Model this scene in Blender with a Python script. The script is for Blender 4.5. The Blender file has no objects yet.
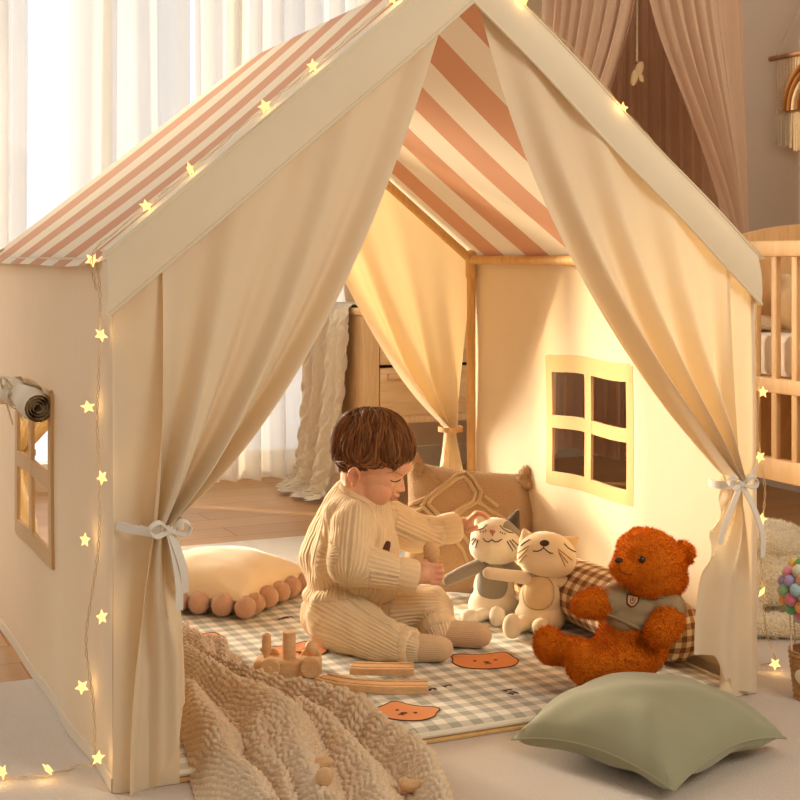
import bpy, bmesh, math, random
import numpy as np
from mathutils import Vector, Matrix, noise
from mathutils.bvhtree import BVHTree
from math import sin, cos, pi, radians as R

sc = bpy.context.scene
COL = sc.collection

# ------------------------------------------------------------------ camera, world, sun
F_PX, HOR, EYE = 1430.0, 255.0, 0.80            # focal length in pixels (800 px frame), horizon row, eye height
cam_d = bpy.data.cameras.new('camera'); cam = bpy.data.objects.new('camera', cam_d); COL.objects.link(cam)
cam.location = (0, 0, EYE); cam.rotation_euler = (R(90), 0, 0)
cam_d.sensor_width = 36.0; cam_d.lens = 36.0 * F_PX / 800.0
cam_d.shift_y = -(400.0 - HOR) / 800.0
cam_d.clip_start = 0.05
sc.camera = cam

# tent / room frame: origin at the tent's front left corner, x along its front, y into the room
FLX, FLY, ROT = -0.422, 2.098, R(24.48)
TM = Matrix.Translation((FLX, FLY, 0)) @ Matrix.Rotation(ROT, 4, 'Z')
TMI = TM.inverted()
def T(x, y, z=0.0): return TM @ Vector((x, y, z))

world = bpy.data.worlds.new('world'); sc.world = world; world.use_nodes = True
wn = world.node_tree; wn.nodes.clear()
w_out = wn.nodes.new('ShaderNodeOutputWorld'); w_bg = wn.nodes.new('ShaderNodeBackground')
w_tc = wn.nodes.new('ShaderNodeTexCoord'); w_dot = wn.nodes.new('ShaderNodeVectorMath'); w_dot.operation = 'DOT_PRODUCT'
w_dot.inputs[1].default_value = tuple((TM.to_3x3() @ Vector((-0.25, 0.97, 0.0))))
w_ramp = wn.nodes.new('ShaderNodeValToRGB'); w_map = wn.nodes.new('ShaderNodeMapRange')
w_map.inputs[1].default_value = -1.0; w_map.inputs[2].default_value = 1.0
wn.links.new(w_tc.outputs['Generated'], w_dot.inputs[0]); wn.links.new(w_dot.outputs['Value'], w_map.inputs[0])
wn.links.new(w_map.outputs[0], w_ramp.inputs[0]); wn.links.new(w_ramp.outputs[0], w_bg.inputs[0])
wn.links.new(w_bg.outputs[0], w_out.inputs[0])
el = w_ramp.color_ramp.elements
el[0].position = 0.30; el[0].color = (0.36, 0.30, 0.225, 1)       # the rest of the warm room
el[1].position = 0.80; el[1].color = (1.24, 1.24, 1.30, 1)          # bright hazy daylight outside the window
e2 = el.new(0.55); e2.color = (0.54, 0.475, 0.395, 1)
w_bg.inputs[1].default_value = 0.85

sun_d = bpy.data.lights.new('sun', 'SUN'); sun = bpy.data.objects.new('sun', sun_d); COL.objects.link(sun)
sun_d.energy = 4.2; sun_d.color = (1.0, 0.74, 0.42); sun_d.angle = R(1.2)
sun_dir = TM.to_3x3() @ Vector((1.0, -0.95, -0.44))              # low late sun through the window, from behind on the left
sun.rotation_euler = sun_dir.to_track_quat('-Z', 'Y').to_euler()
sun.location = (-3, 5, 3)

key_d = bpy.data.lights.new('added_key_light', 'AREA'); key = bpy.data.objects.new('added_key_light', key_d); COL.objects.link(key)
key_d.shape = 'DISK'; key_d.size = 1.3; key_d.energy = 24.0; key_d.color = (1.0, 0.93, 0.81)   # added soft lamp, unseen, high on the right to model the folds
key.location = (1.75, 0.75, 2.05); key.rotation_euler = (Vector((0.25, 2.7, 0.4)) - Vector(key.location)).to_track_quat('-Z', 'Y').to_euler()

tent_fill_d = bpy.data.lights.new('tent_fill_light', 'AREA'); tent_fill = bpy.data.objects.new('tent_fill_light', tent_fill_d); COL.objects.link(tent_fill)
tent_fill_d.shape = 'RECTANGLE'; tent_fill_d.size = 0.6; tent_fill_d.size_y = 1.3; tent_fill_d.energy = 20.0; tent_fill_d.spread = R(50); tent_fill_d.color = (1.0, 0.86, 0.64)   # added lamp before the left sheer curtain, aimed to brighten the tent inside
tent_fill.location = T(-0.12, 2.62, 0.85); tent_fill.rotation_euler = (T(1.0, 0.60, 0.45) - tent_fill.location).to_track_quat('-Z', 'Y').to_euler()

sc.view_settings.view_transform = 'Standard'; sc.view_settings.look = 'None'
sc.view_settings.exposure = 0.26; sc.view_settings.gamma = 1.0; sc.view_settings.use_curve_mapping = False

# ------------------------------------------------------------------ projections used to measure places in the photo
def K(px, py, Y): return Vector(((px - 400) / F_PX * Y, Y, EYE - (py - HOR) / F_PX * Y))
def ground(px, py, z=0.0):
    Y = (EYE - z) * F_PX / (py - HOR); return Vector(((px - 400) / F_PX * Y, Y, z))
def _ray(px, py):
    d = TMI.to_3x3() @ Vector(((px - 400) / F_PX, 1, -(py - HOR) / F_PX)); o = TMI @ Vector((0, 0, EYE)); return o, d
def on_x(px, py, x):                            # tent-frame point on the plane x
    o, d = _ray(px, py); t = (x - o.x) / d.x; return o + d * t
def on_y(px, py, y):
    o, d = _ray(px, py); t = (y - o.y) / d.y; return o + d * t

# ------------------------------------------------------------------ materials
def new_mat(name):
    m = bpy.data.materials.new(name); m.use_nodes = True; m.node_tree.nodes.clear(); return m, m.node_tree
def nd(nt, typ, ins=None, **props):
    n = nt.nodes.new(typ)
    for k, v in props.items(): setattr(n, k, v)
    for k, v in (ins or {}).items():
        s = n.inputs[k]
        if hasattr(v, 'is_output'): nt.links.new(v, s)
        else: s.default_value = v
    return n
def c4(c): return (c[0], c[1], c[2], 1.0)
def S(r, g, b):                                  # sRGB 0-255 to linear
    f = lambda v: (v / 255 / 12.92) if v <= 10 else ((v / 255 + 0.055) / 1.055) ** 2.4
    return (f(r), f(g), f(b))
def mth(nt, op, a, b=None, c=None):
    ins = {0: a}
    if b is not None: ins[1] = b
    if c is not None: ins[2] = c
    return nd(nt, 'ShaderNodeMath', ins, operation=op).outputs[0]
def mixc(nt, f, a, b):
    n = nt.nodes.new('ShaderNodeMix'); n.data_type = 'RGBA'
    for idx, v in ((0, f), (6, a), (7, b)):
        if hasattr(v, 'is_output'): nt.links.new(v, n.inputs[idx])
        else: n.inputs[idx].default_value = v
    return n.outputs[2]
def coords(nt): return nd(nt, 'ShaderNodeTexCoord').outputs['Object']
def noise_t(nt, vec, scale, detail=3.0, rough=0.5): 
    return nd(nt, 'ShaderNodeTexNoise', {'Vector': vec, 'Scale': scale, 'Detail': detail, 'Roughness': rough}).outputs['Fac']

def finish(nt, color, bump=None, rough=0.9, strength=0.3, dist=0.002, transl=0.0, sheen=0.0, tcol=None, alpha=1.0, spec=0.3):
    out = nd(nt, 'ShaderNodeOutputMaterial')
    p = nd(nt, 'ShaderNodeBsdfPrincipled', {'Base Color': color, 'Roughness': rough, 'Specular IOR Level': spec})
    if sheen: p.inputs['Sheen Weight'].default_value = sheen; p.inputs['Sheen Roughness'].default_value = 0.45
    nrm = None
    if bump is not None:
        b = nd(nt, 'ShaderNodeBump', {'Height': bump, 'Strength': strength, 'Distance': dist}); nrm = b.outputs[0]
        nt.links.new(nrm, p.inputs['Normal'])
    sh = p.outputs[0]
    if transl:
        t = nd(nt, 'ShaderNodeBsdfTranslucent', {'Color': tcol if tcol is not None else color})
        if nrm: nt.links.new(nrm, t.inputs['Normal'])
        sh = nd(nt, 'ShaderNodeMixShader', {0: transl, 1: sh, 2: t.outputs[0]}).outputs[0]
    if alpha < 1.0:
        tr = nd(nt, 'ShaderNodeBsdfTransparent')
        sh = nd(nt, 'ShaderNodeMixShader', {0: alpha, 1: tr.outputs[0], 2: sh}).outputs[0]
    nt.links.new(sh, out.inputs[0])

def cloth(name, rgb, transl=0.0, var=0.05, vscale=18, wscale=700, strength=0.25, dist=0.0008, sheen=0.1, rough=0.9, alpha=1.0, tcol=None, wrinkle=0.0):
    m, nt = new_mat(name); v = coords(nt)
    n1 = noise_t(nt, v, vscale); n2 = noise_t(nt, v, wscale, 1.0)
    col = mixc(nt, n1, c4([k * (1 - var) for k in rgb]), c4([min(1, k * (1 + var)) for k in rgb]))
    h = n2
    if wrinkle:
        h = mth(nt, 'ADD', mth(nt, 'MULTIPLY', n2, 1.0), mth(nt, 'MULTIPLY', noise_t(nt, v, 9, 2.0), wrinkle))
    finish(nt, col, h, rough, strength, dist, transl, sheen, tcol=c4(tcol) if tcol else None, alpha=alpha)
    return m
def plush(name, rgb, scale=260, strength=0.6, dist=0.003, var=0.12, sheen=0.4):
    m, nt = new_mat(name); v = coords(nt)
    n = noise_t(nt, v, scale, 2.0, 0.6); n1 = noise_t(nt, v, 30)
    vo = nd(nt, 'ShaderNodeTexVoronoi', {'Vector': v, 'Scale': scale * 0.8}).outputs['Distance']
    h = mth(nt, 'SUBTRACT', n, mth(nt, 'MULTIPLY', vo, 0.6))
    col = mixc(nt, mth(nt, 'MULTIPLY_ADD', n1, 0.5, mth(nt, 'MULTIPLY', n, 0.5)), c4([k * (1 - var) for k in rgb]), c4([min(1, k * (1 + var)) for k in rgb]))
    finish(nt, col, h, 0.95, strength, dist, 0, sheen, spec=0.1)
    return m
def wood(name, c1, c2, scale=(6, 6, 60), rough=0.5, grain=14):
    m, nt = new_mat(name); v = coords(nt)
    mp = nd(nt, 'ShaderNodeMapping', {'Vector': v, 'Scale': scale}).outputs[0]
    n = noise_t(nt, mp, 1.0, 5.0, 0.62); n2 = noise_t(nt, mp, 4.0, 2.0)
    f = mth(nt, 'MULTIPLY_ADD', n2, 0.35, mth(nt, 'MULTIPLY', n, 0.75))
    rp = nd(nt, 'ShaderNodeMapRange', {0: f, 1: 0.35, 2: 0.75}).outputs[0]
    finish(nt, mixc(nt, rp, c4(c1), c4(c2)), f, rough, 0.12, 0.001)
    return m
def plain(name, rgb, rough=0.6, spec=0.3, sheen=0.0):
    m, nt = new_mat(name); v = coords(nt); n = noise_t(nt, v, 40)
    finish(nt, mixc(nt, n, c4([k * 0.96 for k in rgb]), c4(rgb)), None, rough, sheen=sheen, spec=spec); return m
def ribbed(name, rgb, period=0.0085, strength=1.0):
    m, nt = new_mat(name); a = nd(nt, 'ShaderNodeAttribute', attribute_name='rib').outputs['Fac']
    v = coords(nt)
    s = mth(nt, 'SINE', mth(nt, 'MULTIPLY', a, 2 * pi / period))
    h = mth(nt, 'ADD', mth(nt, 'MULTIPLY', s, 0.5), mth(nt, 'MULTIPLY', noise_t(nt, v, 500, 1.0), 0.35))
    n = noise_t(nt, v, 25)
    finish(nt, mixc(nt, n, c4([k * 0.94 for k in rgb]), c4(rgb)), h, 0.9, strength, 0.0026, 0, 0.25, spec=0.15)
    return m
def checked(name, light, mid, dark, size, attr=None):
    m, nt = new_mat(name)
    v = nd(nt, 'ShaderNodeAttribute', attribute_name=attr).outputs['Vector'] if attr else coords(nt)
    sp = nd(nt, 'ShaderNodeSeparateXYZ', {0: v})
    a = mth(nt, 'GREATER_THAN', mth(nt, 'FRACT', mth(nt, 'DIVIDE', sp.outputs[0], size)), 0.5)
    b = mth(nt, 'GREATER_THAN', mth(nt, 'FRACT', mth(nt, 'DIVIDE', sp.outputs[1], size)), 0.5)
    c = mixc(nt, b, mixc(nt, a, c4(light), c4(mid)), mixc(nt, a, c4(mid), c4(dark)))
    o = coords(nt)
    finish(nt, c, noise_t(nt, o, 500, 2.0), 0.92, 0.3, 0.001, 0, 0.15)
    return m
def glow(name, rgb, strength):
    m, nt = new_mat(name); out = nd(nt, 'ShaderNodeOutputMaterial')
    e = nd(nt, 'ShaderNodeEmission', {'Color': c4(rgb), 'Strength': strength}); nt.links.new(e.outputs[0], out.inputs[0]); return m

CREAM = S(238, 222, 194)
M = {}
M['canvas'] = cloth('cream_canvas', CREAM, transl=0.22, tcol=S(240, 208, 150), var=0.03, wscale=900, strength=0.3, wrinkle=1.2)
M['canvas_thick'] = cloth('cream_canvas_double', S(236, 220, 192), transl=0.06, tcol=S(240, 208, 150), var=0.03, wscale=900, strength=0.3, wrinkle=1.5)
M['tape'] = cloth('cream_canvas_tape', S(224, 186, 134), transl=0.15, tcol=S(236, 180, 108), var=0.03, wscale=900, strength=0.3)
def roof_mat():
    m, nt = new_mat('striped_canvas'); v = coords(nt)
    a = nd(nt, 'ShaderNodeAttribute', attribute_name='pat').outputs['Vector']
    y = nd(nt, 'ShaderNodeSeparateXYZ', {0: a}).outputs[0]
    g = mth(nt, 'GREATER_THAN', mth(nt, 'FRACT', y), 0.5)
    col = mixc(nt, g, c4(S(240, 226, 200)), c4(S(212, 154, 116)))
    finish(nt, col, noise_t(nt, v, 900, 1.0), 0.9, 0.25, 0.0008, 0.30, 0.1)
    return m
M['roof'] = roof_mat()
M['ribbon'] = cloth('white_ribbon', S(240, 232, 220), transl=0.15)
M['pole'] = wood('pine_pole', S(205, 160, 100), S(226, 186, 128), (40, 40, 6))
M['oak'] = wood('light_oak', S(216, 174, 122), S(236, 202, 154), (3, 30, 30))
M['oak_v'] = wood('light_oak_upright', S(214, 172, 120), S(234, 200, 152), (30, 30, 3))
M['oak_dark'] = wood('walnut_leg', S(150, 104, 66), S(176, 128, 84), (40, 40, 4))
M['crib'] = wood('crib_pine', S(212, 166, 114), S(230, 190, 138), (24, 24, 4))
M['beech'] = wood('toy_beech', S(206, 160, 112), S(226, 186, 140), (20, 60, 60), 0.55)
M['gap_shade'] = plain('drawer_gap_shade', S(60, 40, 26), 0.9)  # dark colour standing in for the shade between drawers
M['skin'] = None
M['wall'] = cloth('painted_wall', S(228, 210, 188), var=0.015, vscale=3, wscale=120, strength=0.08, sheen=0)
M['white_paint'] = plain('white_paint', S(240, 236, 228), 0.45)
M['sheer'] = cloth('sheer_voile', S(248, 246, 242), transl=0.5, var=0.02, wscale=900, alpha=0.80, tcol=S(252, 248, 240))
M['pink_drape'] = cloth('dusty_pink_muslin', S(226, 196, 170), transl=0.10, var=0.05, wscale=500, strength=0.3)
M['cushion_cream'] = cloth('cream_velvet', S(242, 220, 184), var=0.04, sheen=0.5, strength=0.15)
M['pom'] = plush('blush_wool', S(220, 174, 144), 500, 0.8, 0.003)
M['green'] = cloth('sage_cotton', S(150, 148, 118), var=0.05, wscale=900, sheen=0.35, strength=0.2, wrinkle=1.0)
M['brown_knit'] = plush('tan_boucle', S(196, 160, 122), 420, 0.9, 0.004)
M['brown_tuft'] = plush('tan_tufting', S(222, 190, 146), 520, 0.9, 0.004)
M['throw'] = plush('oatmeal_wool', S(224, 198, 166), 900, 0.35, 0.0012, 0.10, 0.3)
M['cream_throw'] = plush('cream_cable_knit', S(238, 222, 198), 330, 0.9, 0.004, 0.06)
M['cat_white'] = plush('ivory_velour', S(236, 222, 200), 900, 0.3, 0.001, 0.04, 0.5)
M['cat_grey'] = plush('grey_velour', S(150, 140, 126), 900, 0.3, 0.001, 0.06, 0.5)
M['cat_dark'] = plush('charcoal_velour', S(88, 80, 70), 900, 0.3, 0.001, 0.06, 0.5)
M['cat_cream'] = plush('cream_velour', S(240, 220, 186), 900, 0.3, 0.001, 0.04, 0.5)
M['cat_tan'] = plush('pale_tan_velour', S(226, 196, 150), 900, 0.3, 0.001, 0.04, 0.5)
M['thread'] = plain('dark_thread', S(58, 48, 58), 0.8)
M['thread_tan'] = plain('tan_thread', S(190, 154, 106), 0.8)
M['nose_pink'] = plain('rose_felt', S(200, 130, 100), 0.9)
M['nose_brown'] = plain('brown_felt', S(70, 50, 36), 0.8)
M['fur'] = plush('ginger_fur', S(228, 122, 26), 420, 0.9, 0.004, 0.25, 0.0)
M['bead'] = plain('dark_bead', S(40, 22, 14), 0.2, 0.6)
M['jersey'] = cloth('olive_grey_jersey', S(158, 136, 102), var=0.06, wscale=900, strength=0.3, sheen=0.0)
M['badge'] = cloth('cream_felt_badge', S(212, 176, 130))
M['badge_edge'] = plain('maroon_thread', S(112, 46, 34), 0.8)
M['check_mat'] = checked('grey_gingham', S(238, 232, 218), S(204, 199, 184), S(164, 162, 150), 0.040)
M['binding'] = cloth('ivory_binding', S(236, 226, 206))
M['check_bolster'] = checked('brown_gingham', S(232, 212, 178), S(182, 142, 100), S(122, 82, 50), 0.030, 'pat')
M['bear'] = cloth('orange_print', S(222, 140, 78), var=0.08)
M['ink'] = plain('dark_print', S(96, 58, 40), 0.9)
M['rug'] = plush('beige_carpet', S(208, 194, 180), 300, 0.5, 0.003, 0.05, 0.2)
M['rug_grey'] = plush('pale_grey_rug', S(206, 196, 184), 300, 0.5, 0.003, 0.05, 0.2)
M['fleece'] = plush('cream_fleece', S(240, 222, 188), 260, 1.0, 0.005, 0.06, 0.5)
M['sheet'] = cloth('white_sheet', S(240, 228, 210), var=0.03, wrinkle=1.5)
M['wire'] = plain('clear_wire', S(214, 186, 140), 0.4)
M['star'] = glow('warm_led', (1.0, 0.58, 0.17), 2.0)
M['wicker'] = wood('wicker', S(150, 106, 66), S(206, 160, 112), (120, 120, 160))
M['macrame'] = cloth('macrame_cotton', S(232, 212, 182), wscale=200, strength=0.8, dist=0.004)
M['macrame_brown'] = cloth('brown_cord', S(166, 112, 62), wscale=300, strength=0.8, dist=0.003)
M['vase'] = plain('beige_ceramic', S(214, 182, 146), 0.5)
M['glass'] = None

def skin_mat():
    m, nt = new_mat('skin'); v = coords(nt); n = noise_t(nt, v, 22, 2.0)
    a = nd(nt, 'ShaderNodeAttribute', attribute_name='blush').outputs['Fac']
    col = mixc(nt, a, mixc(nt, n, c4(S(226, 172, 138)), c4(S(234, 184, 150))), c4(S(214, 128, 102)))
    out = nd(nt, 'ShaderNodeOutputMaterial')
    p = nd(nt, 'ShaderNodeBsdfPrincipled', {'Base Color': col, 'Roughness': 0.5, 'Specular IOR Level': 0.3,
        'Subsurface Weight': 0.25, 'Subsurface Radius': (0.012, 0.005, 0.003), 'Subsurface Scale': 0.6})
    nt.links.new(p.outputs[0], out.inputs[0]); return m
M['skin'] = skin_mat()
M['knit'] = ribbed('cream_rib_knit', S(238, 212, 172), 0.0088, 0.6)
M['sock'] = ribbed('tan_sock_knit', S(222, 190, 152), 0.004, 0.4)
def hair_mat():
    m, nt = new_mat('brown_hair'); v = coords(nt)
    a = nd(nt, 'ShaderNodeAttribute', attribute_name='rib').outputs['Fac']
    col = mixc(nt, a, c4(S(84, 52, 30)), c4(S(150, 102, 64)))
    finish(nt, col, None, 0.62, spec=0.18); return m
M['hair'] = hair_mat()
def glass_mat():
    m, nt = new_mat('window_glass'); out = nd(nt, 'ShaderNodeOutputMaterial')
    a = nd(nt, 'ShaderNodeBsdfTransparent', {'Color': (0.97, 0.98, 0.98, 1)}); b = nd(nt, 'ShaderNodeBsdfGlossy', {'Roughness': 0.02})
    mx = nd(nt, 'ShaderNodeMixShader', {0: 0.04, 1: a.outputs[0], 2: b.outputs[0]}); nt.links.new(mx.outputs[0], out.inputs[0]); return m
M['glass'] = glass_mat()
def floor_mat():
    m, nt = new_mat('oak_floor'); v = coords(nt)
    br = nd(nt, 'ShaderNodeTexBrick', {'Vector': v, 'Color1': c4(S(204, 160, 110)), 'Color2': c4(S(192, 146, 98)), 'Mortar': c4(S(150, 106, 68)),
        'Scale': 1.0, 'Mortar Size': 0.002, 'Brick Width': 1.3, 'Row Height': 0.13, 'Bias': 0.0}, offset=0.4)
    mp = nd(nt, 'ShaderNodeMapping', {'Vector': v, 'Scale': (2, 30, 1)}).outputs[0]; n = noise_t(nt, mp, 1.5, 5.0, 0.6)
    col = mixc(nt, mth(nt, 'MULTIPLY', n, 0.45), br.outputs['Color'], c4(S(160, 114, 70)))
    finish(nt, col, br.outputs['Fac'], 0.42, 0.2, -0.001); return m
M['floor'] = floor_mat()

# ------------------------------------------------------------------ mesh helpers
class MB:
    def __init__(s): s.v = []; s.f = []; s.pat = None
    def add(s, vs, fs):
        o = len(s.v); s.v += [tuple(p) for p in vs]; s.f += [tuple(i + o for i in f) for f in fs]; return o
    def box(s, c, size, rot=None, bev=0.0, seg=2):
        bm = bmesh.new(); bmesh.ops.create_cube(bm, size=1.0)
        bmesh.ops.scale(bm, vec=size, verts=bm.verts)
        if bev: bmesh.ops.bevel(bm, geom=list(bm.edges), offset=bev, segments=seg, affect='EDGES', profile=0.5)
        m = (rot if rot is not None else Matrix.Identity(3))
        bm.verts.index_update()
        s.add([m @ q.co + Vector(c) for q in bm.verts], [[q.index for q in f.verts] for f in bm.faces]); bm.free()
    def tube(s, pts, r, n=10, cap=True, flat=None):
        pts = [Vector(p) for p in pts]; N = len(pts)
        rs = r if hasattr(r, '__len__') else [r] * N
        t0 = (pts[1] - pts[0]).normalized()
        ref = Vector((0, 0, 1)) if abs(t0.z) < 0.9 else Vector((1, 0, 0))
        a = t0.cross(ref).normalized(); vs = []
        for i, p in enumerate(pts):
            t = (pts[min(i + 1, N - 1)] - pts[max(i - 1, 0)])
            if t.length < 1e-9: t = t0
            t = t.normalized(); a = (a - t * a.dot(t))
            if a.length < 1e-6: a = t.orthogonal()
            a = a.normalized(); b = t.cross(a)
            for k in range(n):
                g = 2 * pi * k / n; vs.append(p + a * (cos(g) * rs[i]) + b * (sin(g) * rs[i]))
        fs = [(i * n + k, i * n + (k + 1) % n, (i + 1) * n + (k + 1) % n, (i + 1) * n + k) for i in range(N - 1) for k in range(n)]
        if cap: fs += [tuple(reversed(range(n))), tuple((N - 1) * n + k for k in range(n))]
        s.add(vs, fs)
    def ell(s, c, r, rot=None, u=24, v=14):
        r = r if hasattr(r, '__len__') else (r, r, r); m = rot if rot is not None else Matrix.Identity(3); c = Vector(c)
        vs = [c + m @ Vector((0, 0, r[2]))]
        for j in range(1, v):
            p = pi * j / v
            for i in range(u):
                g = 2 * pi * i / u; vs.append(c + m @ Vector((r[0] * sin(p) * cos(g), r[1] * sin(p) * sin(g), r[2] * cos(p))))
        vs.append(c + m @ Vector((0, 0, -r[2]))); fs = []
        for i in range(u): fs.append((0, 1 + i, 1 + (i + 1) % u))
        for j in range(v - 2):
            for i in range(u):
                a = 1 + j * u + i; b = 1 + j * u + (i + 1) % u; fs.append((a, a + u, b + u, b))
        L = len(vs) - 1; o = 1 + (v - 2) * u
        for i in range(u): fs.append((L, o + (i + 1) % u, o + i))
        s.add(vs, fs)
    def cap(s, p0, p1, r0, r1, n=16):
        p0, p1 = Vector(p0), Vector(p1); d = p1 - p0
        if d.length < 1e-6: d = Vector((0, 0, 1e-4)); p1 = p0 + d
        pts, rs = [], []; t = d.normalized()
        for k in range(6): g = pi / 2 * (1 - k / 5.0) ; pts.append(p0 - t * (r0 * sin(g) * 0.999)); rs.append(max(r0 * cos(g), r0 * 0.03))
        for k in range(6): g = pi / 2 * k / 5.0; pts.append(p1 + t * (r1 * sin(g) * 0.999)); rs.append(max(r1 * cos(g), r1 * 0.03))
        s.tube(pts, rs, n)
    def lathe(s, prof, c=(0, 0, 0), n=28, axis=None):
        c = Vector(c); m = axis if axis is not None else Matrix.Identity(3); vs = []
        for r, z in prof:
            for k in range(n): g = 2 * pi * k / n; vs.append(c + m @ Vector((max(r, 1e-4) * cos(g), max(r, 1e-4) * sin(g), z)))
        N = len(prof)
        fs = [(i * n + k, i * n + (k + 1) % n, (i + 1) * n + (k + 1) % n, (i + 1) * n + k) for i in range(N - 1) for k in range(n)]
        fs += [tuple(reversed(range(n))), tuple((N - 1) * n + k for k in range(n))]
        s.add(vs, fs)
    def grid(s, fn, nu, nv, patfn=None, skip=None):
        vs = []
        for j in range(nv + 1):
            for i in range(nu + 1):
                vs.append(fn(i / nu, j / nv))
                if patfn is not None:
                    if s.pat is None: s.pat = []
                    s.pat.append(patfn(i / nu, j / nv))
        fs = [(j * (nu + 1) + i, j * (nu + 1) + i + 1, (j + 1) * (nu + 1) + i + 1, (j + 1) * (nu + 1) + i)
              for j in range(nv) for i in range(nu) if not (skip and skip(i, j))]
        return s.add(vs, fs)
    def ribbon(s, pts, w, t, wdir):
        pts = [Vector(p) for p in pts]; N = len(pts); vs = []
        for i, p in enumerate(pts):
            tg = (pts[min(i + 1, N - 1)] - pts[max(i - 1, 0)]).normalized()
            wd = Vector(wdir if not isinstance(wdir, list) else wdir[i]); wd = (wd - tg * wd.dot(tg)).normalized(); n = tg.cross(wd)
            ww = w[i] if hasattr(w, '__len__') else w
            vs += [p + wd * ww / 2 + n * t / 2, p - wd * ww / 2 + n * t / 2, p - wd * ww / 2 - n * t / 2, p + wd * ww / 2 - n * t / 2]
        fs = [(i * 4 + k, i * 4 + (k + 1) % 4, (i + 1) * 4 + (k + 1) % 4, (i + 1) * 4 + k) for i in range(N - 1) for k in range(4)]
        fs += [(3, 2, 1, 0), tuple((N - 1) * 4 + k for k in range(4))]
        s.add(vs, fs)
    def prism(s, poly, n, t):                    # planar polygon (world points) with thickness t along n
        n = Vector(n).normalized() * t; N = len(poly); vs = [Vector(p) for p in poly]; vs += [p + n for p in vs]
        s.add(vs, [tuple(range(N)), tuple(reversed(range(N, 2 * N)))] + [(i, i + N, (i + 1) % N + N, (i + 1) % N) for i in range(N)])

MATX = {}                                         # world matrix of each thing's root
def link(name, v, f, mat, parent=None, space='world', smooth=True, attrs=None):
    """one mesh object; v in world space (or in the space of its thing)"""
    v = [Vector(p) for p in v]
    inv = None
    if space == 'tent': mx = TM
    else: mx = None
    if parent is not None:
        rootm = MATX.get(parent.name, Matrix.Identity(4))
        if space != 'local':
            im = rootm.inverted() @ (mx if mx is not None else Matrix.Identity(4)); v = [im @ p for p in v]
    elif mx is not None: v = [mx @ p for p in v]
    me = bpy.data.meshes.new(name); me.from_pydata([tuple(p) for p in v], [], [tuple(int(i) for i in q) for q in f]); me.update()
    bm = bmesh.new(); bm.from_mesh(me); bmesh.ops.recalc_face_normals(bm, faces=bm.faces); bm.to_mesh(me); bm.free()
    if smooth:
        me.shade_smooth()
        me.set_sharp_from_angle(angle=R(42))
    for k, (typ, data) in (attrs or {}).items():
        a = me.attributes.new(k, typ, 'POINT')
        if typ == 'FLOAT': a.data.foreach_set('value', np.asarray(data, dtype=np.float32))
        else: a.data.foreach_set('vector', np.asarray(data, dtype=np.float32).ravel())
    o = bpy.data.objects.new(name, me); COL.objects.link(o)
    if mat is not None: me.materials.append(mat)
    if parent is not None:
        o.parent = parent; MATX[o.name] = MATX.get(parent.name, Matrix.Identity(4))
    return o
def part(name, mb, mat, parent=None, space='world', smooth=True):
    at = {'pat': ('FLOAT_VECTOR', mb.pat)} if mb.pat is not None else None
    return link(name, mb.v, mb.f, mat, parent, space, smooth, at)
def tag(o, label, cat, group=None):
    o['label'] = label; o['category'] = cat
    if group: o['group'] = group
    return o
def thing(name, label, cat, loc, rot=0.0, group=None):
    o = bpy.data.objects.new(name, None); COL.objects.link(o); o.empty_display_size = 0.05
    o.location = loc; o.rotation_euler = (0, 0, rot)
    MATX[o.name] = Matrix.Translation(Vector(loc)) @ Matrix.Rotation(rot, 4, 'Z')
    return tag(o, label, cat, group)
def struct(o): o['kind'] = 'structure'; return o
def centred(name, mb, mat, label, cat, group=None, space='world', smooth=True, base=None):
    """a thing that is one mesh, with its origin at its base"""
    v = [Vector(p) for p in mb.v]
    if space == 'tent': v = [TM @ p for p in v]
    if base is None:
        xs = [p.x for p in v]; ys = [p.y for p in v]; zs = [p.z for p in v]
        base = Vector(((min(xs) + max(xs)) / 2, (min(ys) + max(ys)) / 2, min(zs)))
    at = {'pat': ('FLOAT_VECTOR', mb.pat)} if mb.pat is not None else None
    o = link(name, [p - base for p in v], mb.f, mat, None, 'world', smooth, at); o.location = base
    return tag(o, label, cat, group)

def blob(prims, voxel=0.004, smooth=4):
    """capsules and ellipsoids fused into one continuous surface -> (N x 3 array, faces)"""
    mb = MB()
    for p in prims:
        if p[0] == 'e': mb.ell(*p[1:])
        else: mb.cap(*p[1:])
    me = bpy.data.meshes.new('tmp'); me.from_pydata(mb.v, [], mb.f); me.update()
    bm = bmesh.new(); bm.from_mesh(me); bmesh.ops.recalc_face_normals(bm, faces=bm.faces); bm.to_mesh(me); bm.free()
    o = bpy.data.objects.new('tmp', me); COL.objects.link(o)
    r = o.modifiers.new('r', 'REMESH'); r.mode = 'VOXEL'; r.voxel_size = voxel
    if smooth: q = o.modifiers.new('s', 'SMOOTH'); q.factor = 0.5; q.iterations = smooth
    dg = bpy.context.evaluated_depsgraph_get(); ev = o.evaluated_get(dg); m2 = ev.to_mesh()
    v = np.zeros(len(m2.vertices) * 3); m2.vertices.foreach_get('co', v); v = v.reshape(-1, 3).copy()
    f = [tuple(q.vertices) for q in m2.polygons]
    ev.to_mesh_clear(); bpy.data.objects.remove(o); bpy.data.meshes.remove(me)
    return v, f
def normals(v, f):
    n = np.zeros_like(v)
    for q in f:
        a, b, c = v[q[0]], v[q[1]], v[q[2]]; k = np.cross(b - a, c - a)
        for i in q: n[i] += k
    l = np.linalg.norm(n, axis=1, keepdims=True); l[l == 0] = 1; return n / l
def push(v, c, vec, rad):
    """soft push of all points near c"""
    d = np.linalg.norm(v - np.array(c), axis=1); w = np.exp(-(d / rad) ** 2)
    v += w[:, None] * np.array(vec)
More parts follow.
